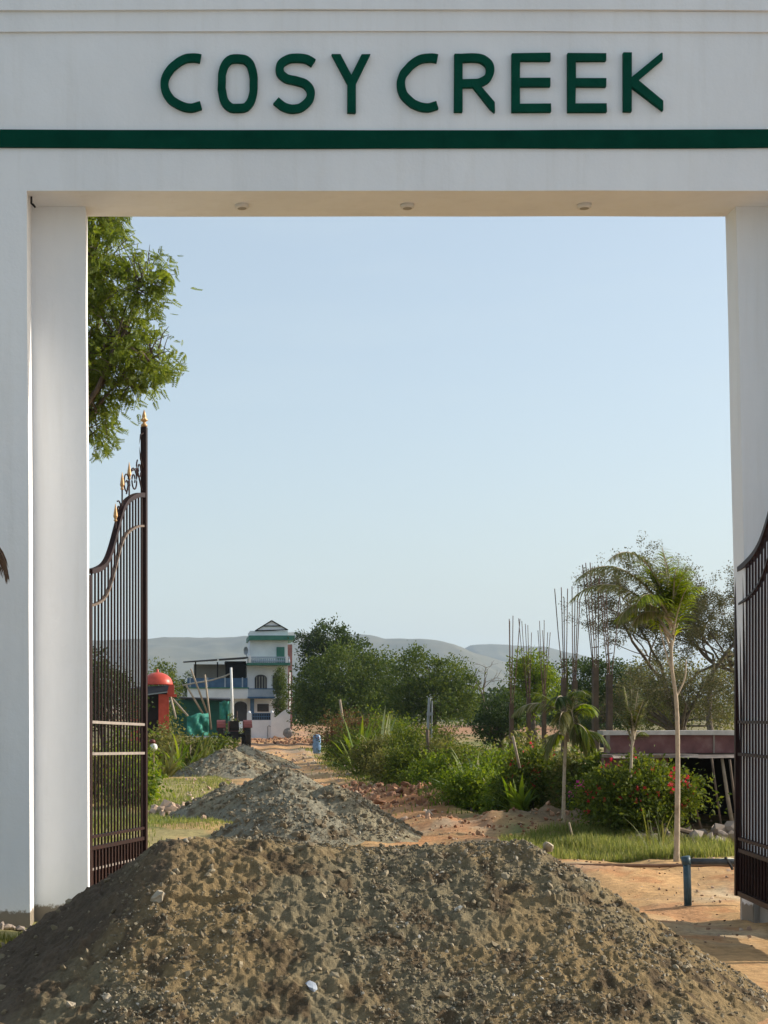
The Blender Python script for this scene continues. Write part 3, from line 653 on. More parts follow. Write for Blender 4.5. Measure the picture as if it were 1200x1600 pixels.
    co = cb.build('clods', M['clod'], ob); tag(co, kind='stuff')
    return full
def cone(cx, cy, h, rad, ex=1.0):
    return lambda x, y: h - np.sqrt(((x - cx) * ex) ** 2 + (y - cy) ** 2 + .02) * h / rad
def bigfn(x, y):
    xl = -.10 + .04 * np.sin(y * 3) ; xr = 1.98
    dxl = np.maximum(0, xl - x) * 1.15; dxr = np.maximum(0, x - xr) * 1.0
    dyf = np.maximum(0, 9.55 - y) * 0.80; dyb = np.maximum(0, y - 10.1) * 1.05
    d = np.sqrt((dxl + dxr) ** 2 + (dyf + dyb) ** 2)
    z = .785 - .60 * d + .03 * np.sin(x * 3.1 + 1) * (d < .4)
    return z
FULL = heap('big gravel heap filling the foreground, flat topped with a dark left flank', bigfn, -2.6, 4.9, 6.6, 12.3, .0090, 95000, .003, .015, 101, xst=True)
def mx2(*f): return lambda x, y: np.max([g(x, y) for g in f], 0)
heap('broad gravel heap directly behind the big one, with a rubbly crest', mx2(cone(1.95, 21.7, .72, 1.12, .95), cone(1.45, 21.3, .60, 1.1), cone(2.15, 21.4, .45, .85)), -.2, 3.9, 19.5, 23.6, .03, 16000, .008, .034, 202)
heap('long gravel heap seen over the crest of the broad one, shaded lobes on its left', mx2(cone(1.55, 25.6, .86, 1.35, .95), cone(2.0, 25.4, .58, 1.1), cone(.85, 27.4, .50, .9), cone(.55, 25.8, .40, .8)), -.8, 4.3, 23.7, 29, .035, 12000, .01, .04, 303)
heap('round grey gravel heap farther up the drive, lit on its crown', cone(1.16, 43, .76, 1.45, .95), -.8, 3.2, 41, 45, .05, 5000, .012, .045, 404)
heap('farthest small gravel heap, dark, in front of the tractor', mx2(cone(1.9, 50.5, .74, 1.3), cone(2.4, 51, .5, 1.2)), .2, 4.2, 48.5, 52.5, .06, 1500, .02, .06, 505)

# single stones that stand out on the big heap
def onheap(px, py):
    best = None
    for Y in np.linspace(7.2, 10.4, 900):
        x = X_(px, Y); z = Z_(py, Y)
        if float(FULL(np.array(x), np.array(Y))) >= z: return (x, Y, z)
    return (X_(px, 9.6), 9.6, .8)
def single(px, py, size, sc, m, label, sd_):
    p = onheap(px, py); mb = MB(); v, f = rockmesh(sd_, 2)
    scatter(mb, v, f, np.array([p]), rotmats(1, r=np.random.default_rng(sd_)), np.array([np.array(sc) * size]))
    tag(mb.build('stone', m, origin=p), label, 'stone')
palest = mat('pale_stone', [(.30, .25, .18), (.42, .36, .27)], 20, .8, .4, 60); bluest = mat('bluish_stone', [(.22, .26, .32), (.34, .38, .44)], 20, .7, .3, 60); shard = mat('white_shard', [(.55, .52, .45), (.7, .67, .6)], 20, .7)
single(246, 1402, .052, (1.1, .8, .9), palest, 'largest pale stone on the big heap, near its upper left shoulder', 3)
single(713, 1422, .040, (.25, .4, 1.5), shard, 'thin white upright shard in the middle of the big heap', 4)
single(487, 1541, .036, (1, .7, .9), bluest, 'bluish white stone low in the foreground of the big heap', 5)
single(855, 1327, .045, (1.5, .8, .6), palest, 'pale flat stone on the right end of the big heap crest', 6)
single(110, 1572, .032, (1, .8, .9), palest, 'rounded tan stone at the bottom left of the big heap', 8)
single(168, 1560, .028, (.9, .8, 1.1), palest, 'tan stone beside the rubble patch low on the left flank', 9)
single(290, 1315, .030, (.7, .6, 1.1), palest, 'small pointed pale stone on the left end of the big heap crest', 10)

# loose stones lying about
def rubble(name, label, cx, cy, rx, ry, n, s0, s1, m, hh, seed, kind=None, group=None):
    """every piece a thing of its own"""
    r = np.random.default_rng(seed); out = []
    for i in range(n):
        a, q = r.uniform(0, 6.28), r.random() ** .6
        x, y = cx + rx * q * math.cos(a), cy + ry * q * math.sin(a); s_ = r.uniform(s0, s1) * (1.25 if i == 0 else 1)
        z = float(hgt(np.array(x), np.array(y))) + hh * max(0, 1 - q) * r.random() + s_ * .3
        v, f = rockmesh(seed * 3 + i, 1); mb = MB()
        scatter(mb, v, f, np.array([(x, y, z)]), rotmats(1, r=r), np.array([[s_ * r.uniform(.9, 1.5), s_, s_ * r.uniform(.5, .8)]]))
        out.append((x / y, s_, mb.build(name, m, origin=(x, y, z - s_ * .3))))
    big, lf, rt = max(out, key=lambda o: o[1])[2], min(out, key=lambda o: o[0])[2], max(out, key=lambda o: o[0])[2]
    for _, _, o in out:
        pre = 'largest ' if o is big else 'leftmost ' if o is lf else 'rightmost ' if o is rt else ''
        tag(o, pre + label, 'stone', group)
rubble('rubble_stone', 'broken pinkish stone in the scattered pile on the grass behind the left gate leaf', X_(268, 26.5), 26.5, .42, .5, 26, .05, .12, M['pinkrock'], .10, 61, group='broken stones on the left verge')
rubble('rubble_stone', 'broken pinkish stone at the shaded foot of the broad gravel heap, on its left', X_(338, 27.8), 28.2, .35, .5, 16, .06, .13, M['pinkrock'], .14, 62, group='broken stones by the gravel heap')
rubble('broken_stone', 'broken sandstone piece heaped in front of the dark shed opening', 6.75, 20.2, 1.5, .55, 90, .05, .12, M['greyrock'], .18, 63, group='stone pieces in front of the shed')
rubble('wall_stone', 'whitish rubble stone lying at the foot of the left pier', -1.42, 12.15, .42, .12, 22, .02, .05, M['greyrock'], .03, 64, group='rubble at the left pier')
mb = MB(); r = np.random.default_rng(5); n = 2600
sx, sy = r.uniform(2.0, 8.5, n), r.uniform(10.5, 24, n); stones(mb, np.stack([sx, sy, hgt(sx, sy)], 1), .004 + .02 * r.random(n) ** 5, 9, flat=.45)
sx, sy = r.uniform(0, 5, 1500), r.uniform(24, 70, 1500); stones(mb, np.stack([sx, sy, hgt(sx, sy)], 1), .015 + .07 * r.random(1500) ** 4, 10)
cb = MB(); sx, sy = r.normal(4.1, .55, 900), r.uniform(27, 37, 900); stones(cb, np.stack([sx, sy, hgt(sx, sy)], 1), .02 + .10 * r.random(900) ** 3, 12)
sx, sy = r.normal(4.8, .8, 700), r.uniform(20, 25, 700); stones(cb, np.stack([sx, sy, hgt(sx, sy)], 1), .01 + .04 * r.random(700) ** 3, 13)
sx, sy = r.normal(6.4, 1.3, 500), r.uniform(92, 108, 500); stones(cb, np.stack([sx, sy, hgt(sx, sy)], 1), .03 + .13 * r.random(500) ** 3, 14)
tag(cb.build('soil_clods', stonemat('red_soil_clod', [(0, (.16, .07, .035)), (.6, (.30, .145, .07)), (1, (.42, .26, .15))])), 'reddish soil clods thrown up along the right side of the drive', 'soil clods', kind='stuff')
lb = MB(); sx, sy = r.uniform(2.2, 8, 700), r.uniform(11, 18.5, 700); scatter(lb, LEAF_V, LEAF_F, np.stack([sx, sy, hgt(sx, sy) + .006], 1), dirmats(np.stack([r.normal(size=700), r.normal(size=700), r.normal(size=700) * .15], 1), r), r.uniform(.012, .04, 700))
tag(lb.build('leaf_litter', L['dry']), 'dry brown leaves littering the sandy yard', 'leaf litter', kind='stuff')
tag(mb.build('pebbles', M['pinkrock']), 'small pebbles and clods strewn over the dirt yard and drive', 'pebbles', kind='stuff')

# ------------------------------------------------------------------ grass
def grass(label, n, fn, h0, h1, m, seed, wide=1.0, name='grass'):
    r = np.random.default_rng(seed); x, y = fn(r, n); z = hgt(x, y); mb = MB()
    s_ = r.uniform(h0, h1, len(x)) * (1 + .4 * noise(x * 1.5, y * 1.5, seed=seed))
    sc = np.stack([s_ * 0 + wide * (.5 + .012 * y) * .28, s_ * r.uniform(.4, 1.6, len(x)), s_], 1)
    scatter(mb, BLADE_V, BLADE_F, np.stack([x, y, z], 1), rotmats(len(x), 'z', r), sc)
    tag(mb.build(name, m), label, 'grass', kind='stuff')
def patch(cx, cy, rx, ry):
    def f(r, n):
        a, q = r.uniform(0, 6.28, n), r.random(n) ** .55; x, y = cx + rx * q * np.cos(a), cy + ry * q * np.sin(a)
        k = fbm(x * 1.2, y * 1.2, octv=3, seed=77) + r.uniform(-.5, .7, n) > -.1; return x[k], y[k]
    return f
grass('fresh green tufted grass around the palm and the red flowering shrub', 26000, patch(5.05, 19.3, 1.35, 1.6), .04, .17, L['grassl'], 71, .55)
def verge(r, n):
    y = 13.5 + 50 * r.random(n) ** 1.5; x = np.interp(y, RY, RL) - r.random(n) ** 1.3 * (1.6 + y * .03) + .15
    k = fbm(x * .9, y * .6, octv=4, seed=78) + r.uniform(-.5, .6, n) > -.05; return x[k], y[k]
grass('short sunlit grass on the verge left of the drive', 46000, verge, .02, .09, L['grassl'], 72, .6)
def verge2(r, n):
    y = 26 + 55 * r.random(n) ** 1.5; x = np.interp(y, RY, RR) + r.normal(0, .35, n) + .25; k = fbm(x * .9, y * .6, octv=4, seed=79) + r.uniform(-.4, .5, n) > .0; return x[k], y[k]
grass('weedy grass along the right edge of the drive under the hedge', 14000, verge2, .03, .12, L['grass'], 73)
grass('grass tuft beside the foot of the left pier', 900, patch(-1.5, 11.3, .5, .45), .03, .10, L['olive'], 74)

# ------------------------------------------------------------------ palms
def frond(mbl, mbr, base, d0, length, droop, n=34, ll=.34, r=random, twist=0.0, lift=.2, lw=.055):
    """arching rachis with paired leaflets"""
    p = np.array(base, float); d = np.array(d0, float); d /= np.linalg.norm(d); pts = [p.copy()]; st = length / 24
    for i in range(24):
        d = d + np.array([0, 0, -droop * (i / 24 + .15)]) / 24 * 3; d /= np.linalg.norm(d); p = p + d * st; pts.append(p.copy())
    pts = np.array(pts); mbr.tube(pts, np.linspace(.014, .003, 25), 5)
    tg = np.gradient(pts, axis=0); tg /= np.linalg.norm(tg, axis=1)[:, None]
    tt = np.linspace(.2, .99, n); P_, D_, S_ = [], [], []
    for t in tt:
        i = t * 24; a = int(min(i, 23)); c = pts[a] + (pts[a + 1] - pts[a]) * (i - a); g = tg[a]
        sd_ = np.cross(g, [0, 0, 1.0]); sd_ /= np.linalg.norm(sd_) + 1e-9; up = np.cross(sd_, g)
        for s_ in (-1, 1):
            P_.append(c); D_.append(sd_ * s_ * .75 + g * .65 + up * (lift + r.uniform(-.25, .15))); S_.append(ll * math.sin(math.pi * (.12 + .82 * t)) ** .7 * r.uniform(.8, 1.1))
    P_, D_, S_ = np.array(P_), np.array(D_), np.array(S_); D_ /= np.linalg.norm(D_, axis=1)[:, None]
    k = 5; V = []; F = []
    for i in range(len(P_)):
        q = P_[i].copy(); dd = D_[i].copy(); w0 = lw * S_[i] * 1.1; sdv = np.cross(dd, [r.uniform(-.3, .3), r.uniform(-.3, .3), 1.0]); sdv /= np.linalg.norm(sdv) + 1e-9
        b = len(V)
        for j in range(k):
            ww = w0 * (1, 1.3, 1.1, .7, .1)[j]; V += [q - sdv * ww / 2, q + sdv * ww / 2]
            dd = dd + np.array([0, 0, -.20 - .1 * droop]); dd /= np.linalg.norm(dd); q = q + dd * S_[i] / (k - 1)
        for j in range(k - 1): F.append((b + 2 * j, b + 2 * j + 1, b + 2 * j + 3, b + 2 * j + 2))
    mbl.add(np.array(V), np.array(F))
def palm(label, trunk_pts, rads, crown, fronds, mats_, seed, ll=.34, stems=(), lw=.055, up=.1, lo=-.1):
    R = random.Random(seed); base = trunk_pts[0]
    t = thing('palm_tree', label, 'palm tree', base)
    tb = MB(); p = np.array(dense(trunk_pts, 8)); rr = np.interp(np.linspace(0, 1, len(p)), np.linspace(0, 1, len(rads)), rads) * (1 + .05 * np.sin(np.arange(len(p)) * 2.4)); tb.tube(p, rr, 10); tb.build('trunk', M['palmt'], t, True)
    for s_ in stems: sb = MB(); sb.tube(dense(s_, 4), np.linspace(.011, .006, len(dense(s_, 4))), 6); sb.build('stem', M['palmt'], t, True)
    for (d, ln, dr, mk) in fronds:
        lb, rb = MB(), MB(); frond(lb, rb, np.array(crown) + np.array([R.uniform(-.02, .02), 0, R.uniform(lo, up)]), d, ln, dr, n=int(44 * ln / .8), ll=ll, r=R, lw=lw)
        f = lb.build('frond', L[mk], t); rb.build('rachis', M['palmt'], f)
Yp = 17.4; c = P(1049, 998, Yp)
fr = [((-.58, -.1, 1.0), 1.35, 1.15, 'arecad'), ((-.55, .2, 1.0), 1.35, 1.2, 'arecad'), ((-.7, -.3, .8), .85, 1.3, 'arecad'), ((-.45, -.3, 1.0), 1.25, 1.1, 'arecad'), ((-.55, -.5, 1.0), .85, 1.1, 'areca'),
      ((-.3, .3, 1.4), .85, 1.1, 'arecad'), ((.05, -.1, 1), .62, .4, 'areca'), ((.20, .1, 1), .62, .5, 'areca'), ((.10, .3, 1), .6, .5, 'areca'), ((.15, -.4, 1), .55, .5, 'areca'), ((-.15, -.2, 1), .7, .7, 'areca'), ((-.35, -.1, 1), .8, .6, 'areca'), ((.3, .1, 1), .4, .6, 'areca'), ((-.5, .1, .6), .65, .9, 'areca'),
      ((-.05, .1, 1), .75, .5, 'arecad'), ((.14, -.2, 1), .6, .4, 'areca'), ((-.2, .4, 1), .7, .5, 'areca'), ((-.1, -.5, 1), .6, .6, 'areca'), ((.28, .3, 1), .6, .4, 'areca'), ((.3, -.1, .8), .5, .9, 'areca'), ((.25, .1, 1), .55, .6, 'areca'), ((.1, -.3, 1), .55, .6, 'areca'), ((-.25, .0, 1), .65, .8, 'areca'), ((-.4, .2, .8), .65, 1.1, 'areca'), ((-.6, -.2, .5), .6, 1.3, 'arecad'), ((.2, .0, .8), .4, .9, 'areca')]
palm('tall slender palm with pale trunk and drooping yellow green fronds in the grass', [P(1057, 1352, Yp), P(1059, 1200, Yp), P(1057, 1100, Yp), P(1050, 1045, Yp), P(1049, 1000, Yp)], [.034, .025, .022, .018, .014], c, fr, None, 11,
     ll=.24, lw=.06, up=.35, stems=[[P(1056, 1090, Yp), P(1070, 1060, Yp), P(1072, 1030, Yp)], [P(1050, 1050, Yp), P(1038, 1010, Yp), P(1030, 975, Yp)]])
Yq = 22.0; c = P(886, 1122, Yq)
fr = [((-1, 0, .7), .8, .9, 'arecad'), ((-.6, .3, 1.1), .6, .6, 'mid'), ((.9, -.2, .7), .65, 1.3, 'mid'), ((.6, .3, 1), .55, 1.1, 'mid'), ((0, 0, 1), .5, .1, 'mid'), ((.2, -.4, 1), .55, 1.2, 'mid'), ((.9, .2, .2), .5, 1.6, 'dark'), ((.5, -.5, .1), .55, 1.6, 'mid'), ((-.3, -.4, .6), .55, 1.5, 'dark'), ((.4, .4, .4), .6, 1.6, 'dark'), ((-.2, .3, .2), .5, 1.6, 'mid'), ((.1, -.1, 1.0), .7, .2, 'arecad'), ((.3, -.1, -.2), .5, 1.4, 'olive'), ((-.3, 0, -.1), .5, 1.4, 'arecad'), ((.1, -.3, -.4), .55, 1.4, 'arecad'), ((-.1, -.2, .1), .5, 1.7, 'olive'), ((.5, .1, .9), .5, 1.5, 'areca')]
palm('small palm with thin stake-like stem standing left of the maroon shed', [P(880, 1288, Yq), P(882, 1200, Yq), P(885, 1140, Yq), P(886, 1122, Yq)], [.026, .022, .022, .02], c, fr, None, 12, ll=.26, lw=.07, up=.25, lo=-.38)
palm('young palm with one upright grey green plume before the maroon shed wall', [P(985, 1215, 20.3), P(987, 1180, 20.3), P(988, 1150, 20.3)], [.02, .016, .012], P(988, 1165, 20.3), [((.0, 0, 1), .62, .1, 'arecad'), ((.25, 0, 1), .5, .5, 'arecad'), ((-.3, .1, 1), .45, .6, 'arecad'), ((-.15, -.3, 1), .4, .7, 'mid'), ((.3, .3, .7), .35, 1, 'mid'), ((.12, .1, 1), .55, .2, 'arecad'), ((-.12, .1, 1), .6, .2, 'arecad'), ((.2, -.2, 1), .45, .3, 'olive'), ((.05, -.2, 1), .55, .2, 'arecad')], None, 13, ll=.16, lw=.1, up=.15)
Yr = 11.4; c = (X_(-84, Yr), Yr, Z_(855, Yr))
palm('palm beyond the left picture edge with one dry frond tip hanging into view', [(c[0] - .15, Yr, -.02), (c[0] - .08, Yr, 1.4), c], [.07, .06, .05], c, [((.9, 0, .55), .62, 1.9, 'dry'), ((.75, -.4, .8), .62, 1.9, 'dry'), ((-1, 0, .7), .8, 1.4, 'dry'), ((-.2, -1, .8), .8, 1.4, 'olive'), ((-.2, 1, .8), .7, 1.4, 'olive')], None, 14, ll=.22)

# ------------------------------------------------------------------ neem tree behind the left pier
Yn = 17.5
def B(px, py, Y, rx, ry, rz): return (*P(px, py, Y), rx, ry, rz)
bl = [B(60, 430, Yn, .85, 1.0, .85), B(150, 410, Yn, .42, .6, .50), B(120, 560, Yn, .65, .8, .75), B(228, 442, Yn - .3, .30, .35, .34), B(238, 555, Yn - .2, .30, .35, .34), B(195, 520, Yn, .35, .4, .5), B(205, 590, Yn, .25, .3, .2), B(150, 640, Yn + .1, .20, .4, .42), B(40, 250, Yn + .3, 1.2, 1.2, .9), B(-80, 450, Yn + .3, 1.2, 1.4, 1.5), B(142, 310, Yn, .35, .5, .5)]
t = tree('neem_tree', 'leafy neem tree reaching out from behind the left pier against the sky', (X_(-60, Yn), Yn, -.02), bl, 1100, .17, 15, .125, 'neem', r0=.10, seed=31, tmpl=SPRAY, shell=.2, wob=.10, nl=60, droop=.7, fork=.45)
tw = MB(); c, d = clump_centres(bl, 1250, .2, .10, 31); rt_ = random.Random(6)
bc = np.array([b_[:3] for b_ in bl])
for p in c[(c[:, 0] > X_(120, Yn))][:420]:
    k = np.argmin(((bc - p) ** 2).sum(1)); q = bc[k] * .75 + p * .25 + np.array([rt_.uniform(-.08, .08), 0, rt_.uniform(-.12, 0)])
    tw.tube([q, (p + q) / 2 + np.array([0, 0, rt_.uniform(0, .06)]), p, p + (p - q) * .25 + np.array([0, 0, -.03])], [.009, .006, .004, .002], 4)
for i, j in ((0, 1), (1, 3), (2, 5), (5, 4), (2, 7), (5, 6), (1, 10), (0, 2)): tw.tube([bc[i], (bc[i] + bc[j]) / 2 + np.array([0, 0, -.05]), bc[j]], [.03, .022, .012], 6)
tw.build('twigs', M['bark'], t)

# ------------------------------------------------------------------ big trees up the drive
def bigtree(label, px, pyb, Y, blobs, n, cr, per, leaf, lm, seed, **k):
    return tree('leafy_tree', label, (X_(px, Y), Y, float(hgt(np.array(X_(px, Y)), np.array(Y))) - .05), [B(*b) for b in blobs], n, cr, per, leaf, lm, seed=seed, **k)
bigtree('tall dark tree with clumped leaves rising behind the others beside the house', 520, 1140, 108, [(520, 1000, 108, 1.5, 1.5, 1.2), (490, 1010, 108, 1.0, 1, .9), (550, 1010, 108, 1.0, 1, .9), (520, 1060, 108, 2.6, 2.2, 2.6)], 420, .42, 34, .20, 'dark', 41, shell=.4, wob=.3)
bigtree('broad leafy tree with rounded crown beside the drive, next to the house', 540, 1145, 92, [(545, 1050, 92, 1.9, 2, 1.75), (495, 1075, 92, 1.4, 1.6, 1.7), (590, 1065, 92, 1.2, 1.6, 1.6), (540, 1105, 91, 2.6, 2.2, 1.4), (478, 1110, 92, .9, 1.2, 1.2), (608, 1095, 92, 1.1, 1.4, 1.5)], 370, .66, 66, .17, 'tree', 42, shell=.35, wob=.22)
bigtree('broad leafy tree to the right of the other, with brighter sunlit right side', 680, 1150, 80, [(655, 1055, 80, 1.3, 1.6, 1.15), (700, 1050, 80, 1.15, 1.5, 1.05), (690, 1095, 80, 1.9, 2, 1.3), (725, 1090, 80, .8, 1.2, .8), (635, 1095, 80, 1.1, 1.2, 1.3)], 280, .56, 66, .15, 'tree', 43, shell=.35, wob=.25)
bigtree('green tree behind the red dome left of the house', 250, 1140, 96, [(250, 1075, 96, 1.0, 1.2, 1.5), (262, 1060, 96, .6, .9, .9), (245, 1110, 96, 1.2, 1.2, 1.2)], 160, .4, 30, .16, 'mid', 44, shell=.4)
bigtree('small dark tree seen between the red dome and the house', 296, 1140, 125, [(296, 1062, 125, .5, .6, .5), (292, 1085, 125, .9, .8, 1.0)], 70, .35, 26, .18, 'dark', 45)
bigtree('dark evergreen tree standing behind the left gate leaf', 165, 1150, 60, [(165, 1075, 60, .9, 1, .9), (185, 1105, 60, 1.0, 1, .8), (140, 1050, 60, .8, 1, .9), (120, 1100, 60, 1.2, 1, 1.2)], 300, .35, 34, .12, 'dark', 46)
bigtree('dark bushy tree in the field between the bare tree and the leafy trees', 782, 1160, 58, [(782, 1125, 58, .75, 1, .7), (800, 1115, 58, .5, .8, .7), (768, 1140, 58, .6, .7, .5)], 200, .3, 34, .10, 'dark', 47)
bigtree('bright green feathery tree behind the left reinforcing bars', 836, 1150, 62, [(835, 1050, 62, .75, .9, .8), (825, 1085, 62, .7, .9, .9), (855, 1075, 62, .6, .9, .8), (812, 1045, 62, .35, .5, .6)], 260, .3, 34, .11, 'bright', 48, wob=.3)
bigtree('dense dark tree behind the right reinforcing bars', 930, 1150, 70, [(900, 1065, 70, 1.0, 1.4, 1.0), (950, 1065, 70, 1.1, 1.4, 1.1), (985, 1085, 70, 1.2, 1.4, 1.1), (930, 1110, 70, 2.2, 1.6, 1.1)], 420, .4, 34, .13, 'dark', 49)
bigtree('olive green tree on the right behind the tall palm, under the bare branches', 1040, 1150, 66, [(1030, 1060, 66, 1.3, 1.4, 1.2), (1080, 1085, 66, 1.5, 1.4, 1.2), (1010, 1100, 66, 1.2, 1.4, 1.0), (1130, 1080, 66, 1.3, 1.4, 1.4), (1080, 1120, 66, 2.6, 1.4, .8)], 380, .4, 26, .12, 'olive', 50)

def branchy(label, base, h, spread, seed, levels, r0, tm, leaves=None, lsize=.06, per=3, lean=(0, 0), name='bare_tree', twist=.5, forks=(2, 3), asp=1.0):
    """recursive limbs; the crown is mostly twigs"""
    R = random.Random(seed); t = thing(name, label, 'tree', base); tb = MB(); tips = []
    def grow(p, d, ln, r, lv):
        pts = [p]; q = np.array(p, float); dd = np.array(d, float); k = 5
        for i in range(k):
            dd = dd + np.array([R.gauss(0, 1), R.gauss(0, 1), R.gauss(0, .7)]) * twist * .28; dd /= np.linalg.norm(dd); q = q + dd * ln / k; pts.append(q.copy())
            if lv <= 2 and i > 0: tips.append((q.copy(), dd.copy()))
        tb.tube(pts, np.linspace(r, r * .66, k + 1), 6 if lv > 2 else 4, cap=False)
        if lv == 0: return
        for j in range(R.randint(*forks)):
            nd = dd + np.array([R.gauss(0, 1) * spread, R.gauss(0, 1) * spread, R.gauss(.12, .5) * spread * asp]); nd /= np.linalg.norm(nd)
            st = pts[-1] if j == 0 else pts[R.randint(2, k)]
            grow(st, nd, ln * R.uniform(.62, .86), r * R.uniform(.5, .68), lv - 1)
    grow(np.array(base, float), np.array([lean[0], lean[1], 1.0]), h * .30, r0, levels)
    tb.build('trunk', M[tm], t, True)
    if leaves:
        P_ = np.array([a for a, b in tips]); D_ = np.array([b for a, b in tips]); r = np.random.default_rng(seed)
        P_ = np.repeat(P_, per, 0) + r.normal(size=(len(P_) * per, 3)) * lsize * 1.2; D_ = np.repeat(D_, per, 0) + r.normal(size=P_.shape) * .9
        mb = MB(); scatter(mb, LEAF_V, LEAF_F, P_, dirmats(D_, r), lsize * r.uniform(.5, 1.3, len(P_))); mb.build('crown', L[leaves], t)
    return t
bigtree('olive thicket of bushy growth at the foot of the thorn trees', 1070, 1150, 45, [(1000, 1085, 45, .75, .9, .7), (1050, 1075, 45, .8, .9, .8), (1105, 1090, 45, .8, .9, .8), (1145, 1070, 45, .7, .9, .9), (975, 1105, 45, .6, .8, .5)], 420, .28, 26, .075, 'acacia', 58, shell=.3, wob=.35)
branchy('small bare tree with crooked branches alone in the field before the hill', P(771, 1128, 95), 5.5, .75, 5, 5, .14, 'bark', twist=.8)
branchy('spreading thorn tree with thin bare canopy and dark trunk behind the right side', P(1112, 1150, 48), 6.0, .62, 8, 7, .10, 'bark', 'acacia', .06, 8, lean=(-.15, 0), name='thorn_tree', twist=.55)
branchy('second thorn tree whose dark limbs lean left behind the tall palm', P(1072, 1150, 52), 6.6, .75, 14, 7, .10, 'bark', 'acacia', .06, 6, lean=(-.45, 0), name='thorn_tree', twist=.6, asp=.6)
branchy('third thorn tree at the edge of the right pier with rusty grey twigs', P(1160, 1150, 50), 6.2, .6, 22, 7, .10, 'bark', 'acacia', .06, 8, name='thorn_tree', twist=.55)
branchy('bare grey branched tree in front of the white house tower', P(437, 1148, 115.6), 5.2, .55, 31, 5, .09, 'bark', twist=.6)
# ivy column by the house
tree('cypress_tree', 'narrow ivy green column of foliage in front of the house tower', P(438, 1148, 116.3), [B(438, 1088, 115.8, .46, .45, 1.1), B(437, 1062, 115.8, .34, .4, .9), B(438, 1110, 115.8, .45, .4, .8)], 260, .2, 34, .11, 'tree', r0=.08, seed=52, cat='tree', nl=5)

# far tree masses
mb = MB(); r = np.random.default_rng(88)
bl = []
for i in range(46):
    Y = r.uniform(170, 420); px = r.uniform(-250, 1500); hh = r.uniform(2, 4.5); bl.append((X_(px, Y), Y, float(hgt(np.array(X_(px, Y)), np.array(Y))) + hh * .55, hh * r.uniform(1.0, 2.2), hh, hh * .6))
m_, _ = foliage(bl, 1500, 1.3, 22, .8, seed=89, shell=.4); tag(m_.build('far_trees', L['dark']), 'far belt of scrubby trees across the plain below the hills', 'trees', kind='stuff')

# ------------------------------------------------------------------ hedge shrubs
def shrub(label, px, Y, wd, top, lm, seed, n=90, per=26, leaf=.07, cr=.2, tmpl=None, base=None, extra=None, group='shrubs of the hedge along the drive', name='shrub', droop=.2, lift=.0, sh=.4):
    g = float(hgt(np.array(X_(px, Y)), np.array(Y))); h = Z_(top, Y) - g; W = wd / FPX * Y / 2; x = X_(px, Y)
    z0 = g + h * (.5 + lift / 2)
    bl = [(x, Y, z0, W * .85, W * .8, h * .5 * (1 - lift)), (x - W * .35, Y - .1, z0 - h * .1, W * .6, W * .6, h * .4 * (1 - lift)), (x + W * .35, Y + .1, z0 + h * .02, W * .6, W * .6, h * .42 * (1 - lift))]
    t = tree(name, label, (x, Y, g - .03), bl, n, cr, per, leaf, lm, r0=.035, seed=seed, cat='shrub', group=group, tmpl=tmpl, shell=sh, nl=12, fork=.3, droop=droop, wob=.28, crown='foliage', trunk='stem')
    if extra:
        mk, k, sz = extra; c, d = clump_centres(bl, k, .88, .12, seed + 5); r = np.random.default_rng(seed)
        c = c[c[:, 2] > g + h * .35]; mb = MB(); c = np.repeat(c, 4, 0) + r.normal(size=(len(c) * 4, 3)) * sz * .5
        scatter(mb, *CLUMP5, c, rotmats(len(c), r=r), sz * r.uniform(.5, 1, len(c))); f = mb.build('flowers', L[mk], t); f['kind'] = 'stuff'
    return t
def blades(label, px, Y, top, n, m, seed, wd=.04, spread=.5, name='leafy_plant', group=None):
    """clump of long strap leaves rising and arching over"""
    g = float(hgt(np.array(X_(px, Y)), np.array(Y))); h = (Z_(top, Y) - g) * 1.15; r = np.random.default_rng(seed); V = []; F = []; x = X_(px, Y)
    for i in range(n):
        a = r.uniform(0, 6.28); el = r.uniform(.5, 1.45); d = np.array([math.cos(a) * math.cos(el), math.sin(a) * math.cos(el), math.sin(el)]); q = np.array([x, Y, g]) + r.normal(size=3) * [.06, .06, 0]; s_ = np.cross(d, [0, 0, 1.0]); s_ /= np.linalg.norm(s_) + 1e-6; b = len(V); ln = h * r.uniform(.6, 1.05)
        for j in range(7):
            ww = wd * (.5, .9, 1.1, 1.1, .9, .5, .05)[j]; V += [q - s_ * ww, q + s_ * ww]; d = d + np.array([0, 0, -spread * .16 * j]) * .5; d /= np.linalg.norm(d); q = q + d * ln / 6
        F += [(b + 2 * j, b + 2 * j + 1, b + 2 * j + 3, b + 2 * j + 2) for j in range(6)]
    mb = MB(); mb.add(np.array(V), np.array(F)); tag(mb.build(name, m, origin=(x, Y, g)), label, 'plant', group)
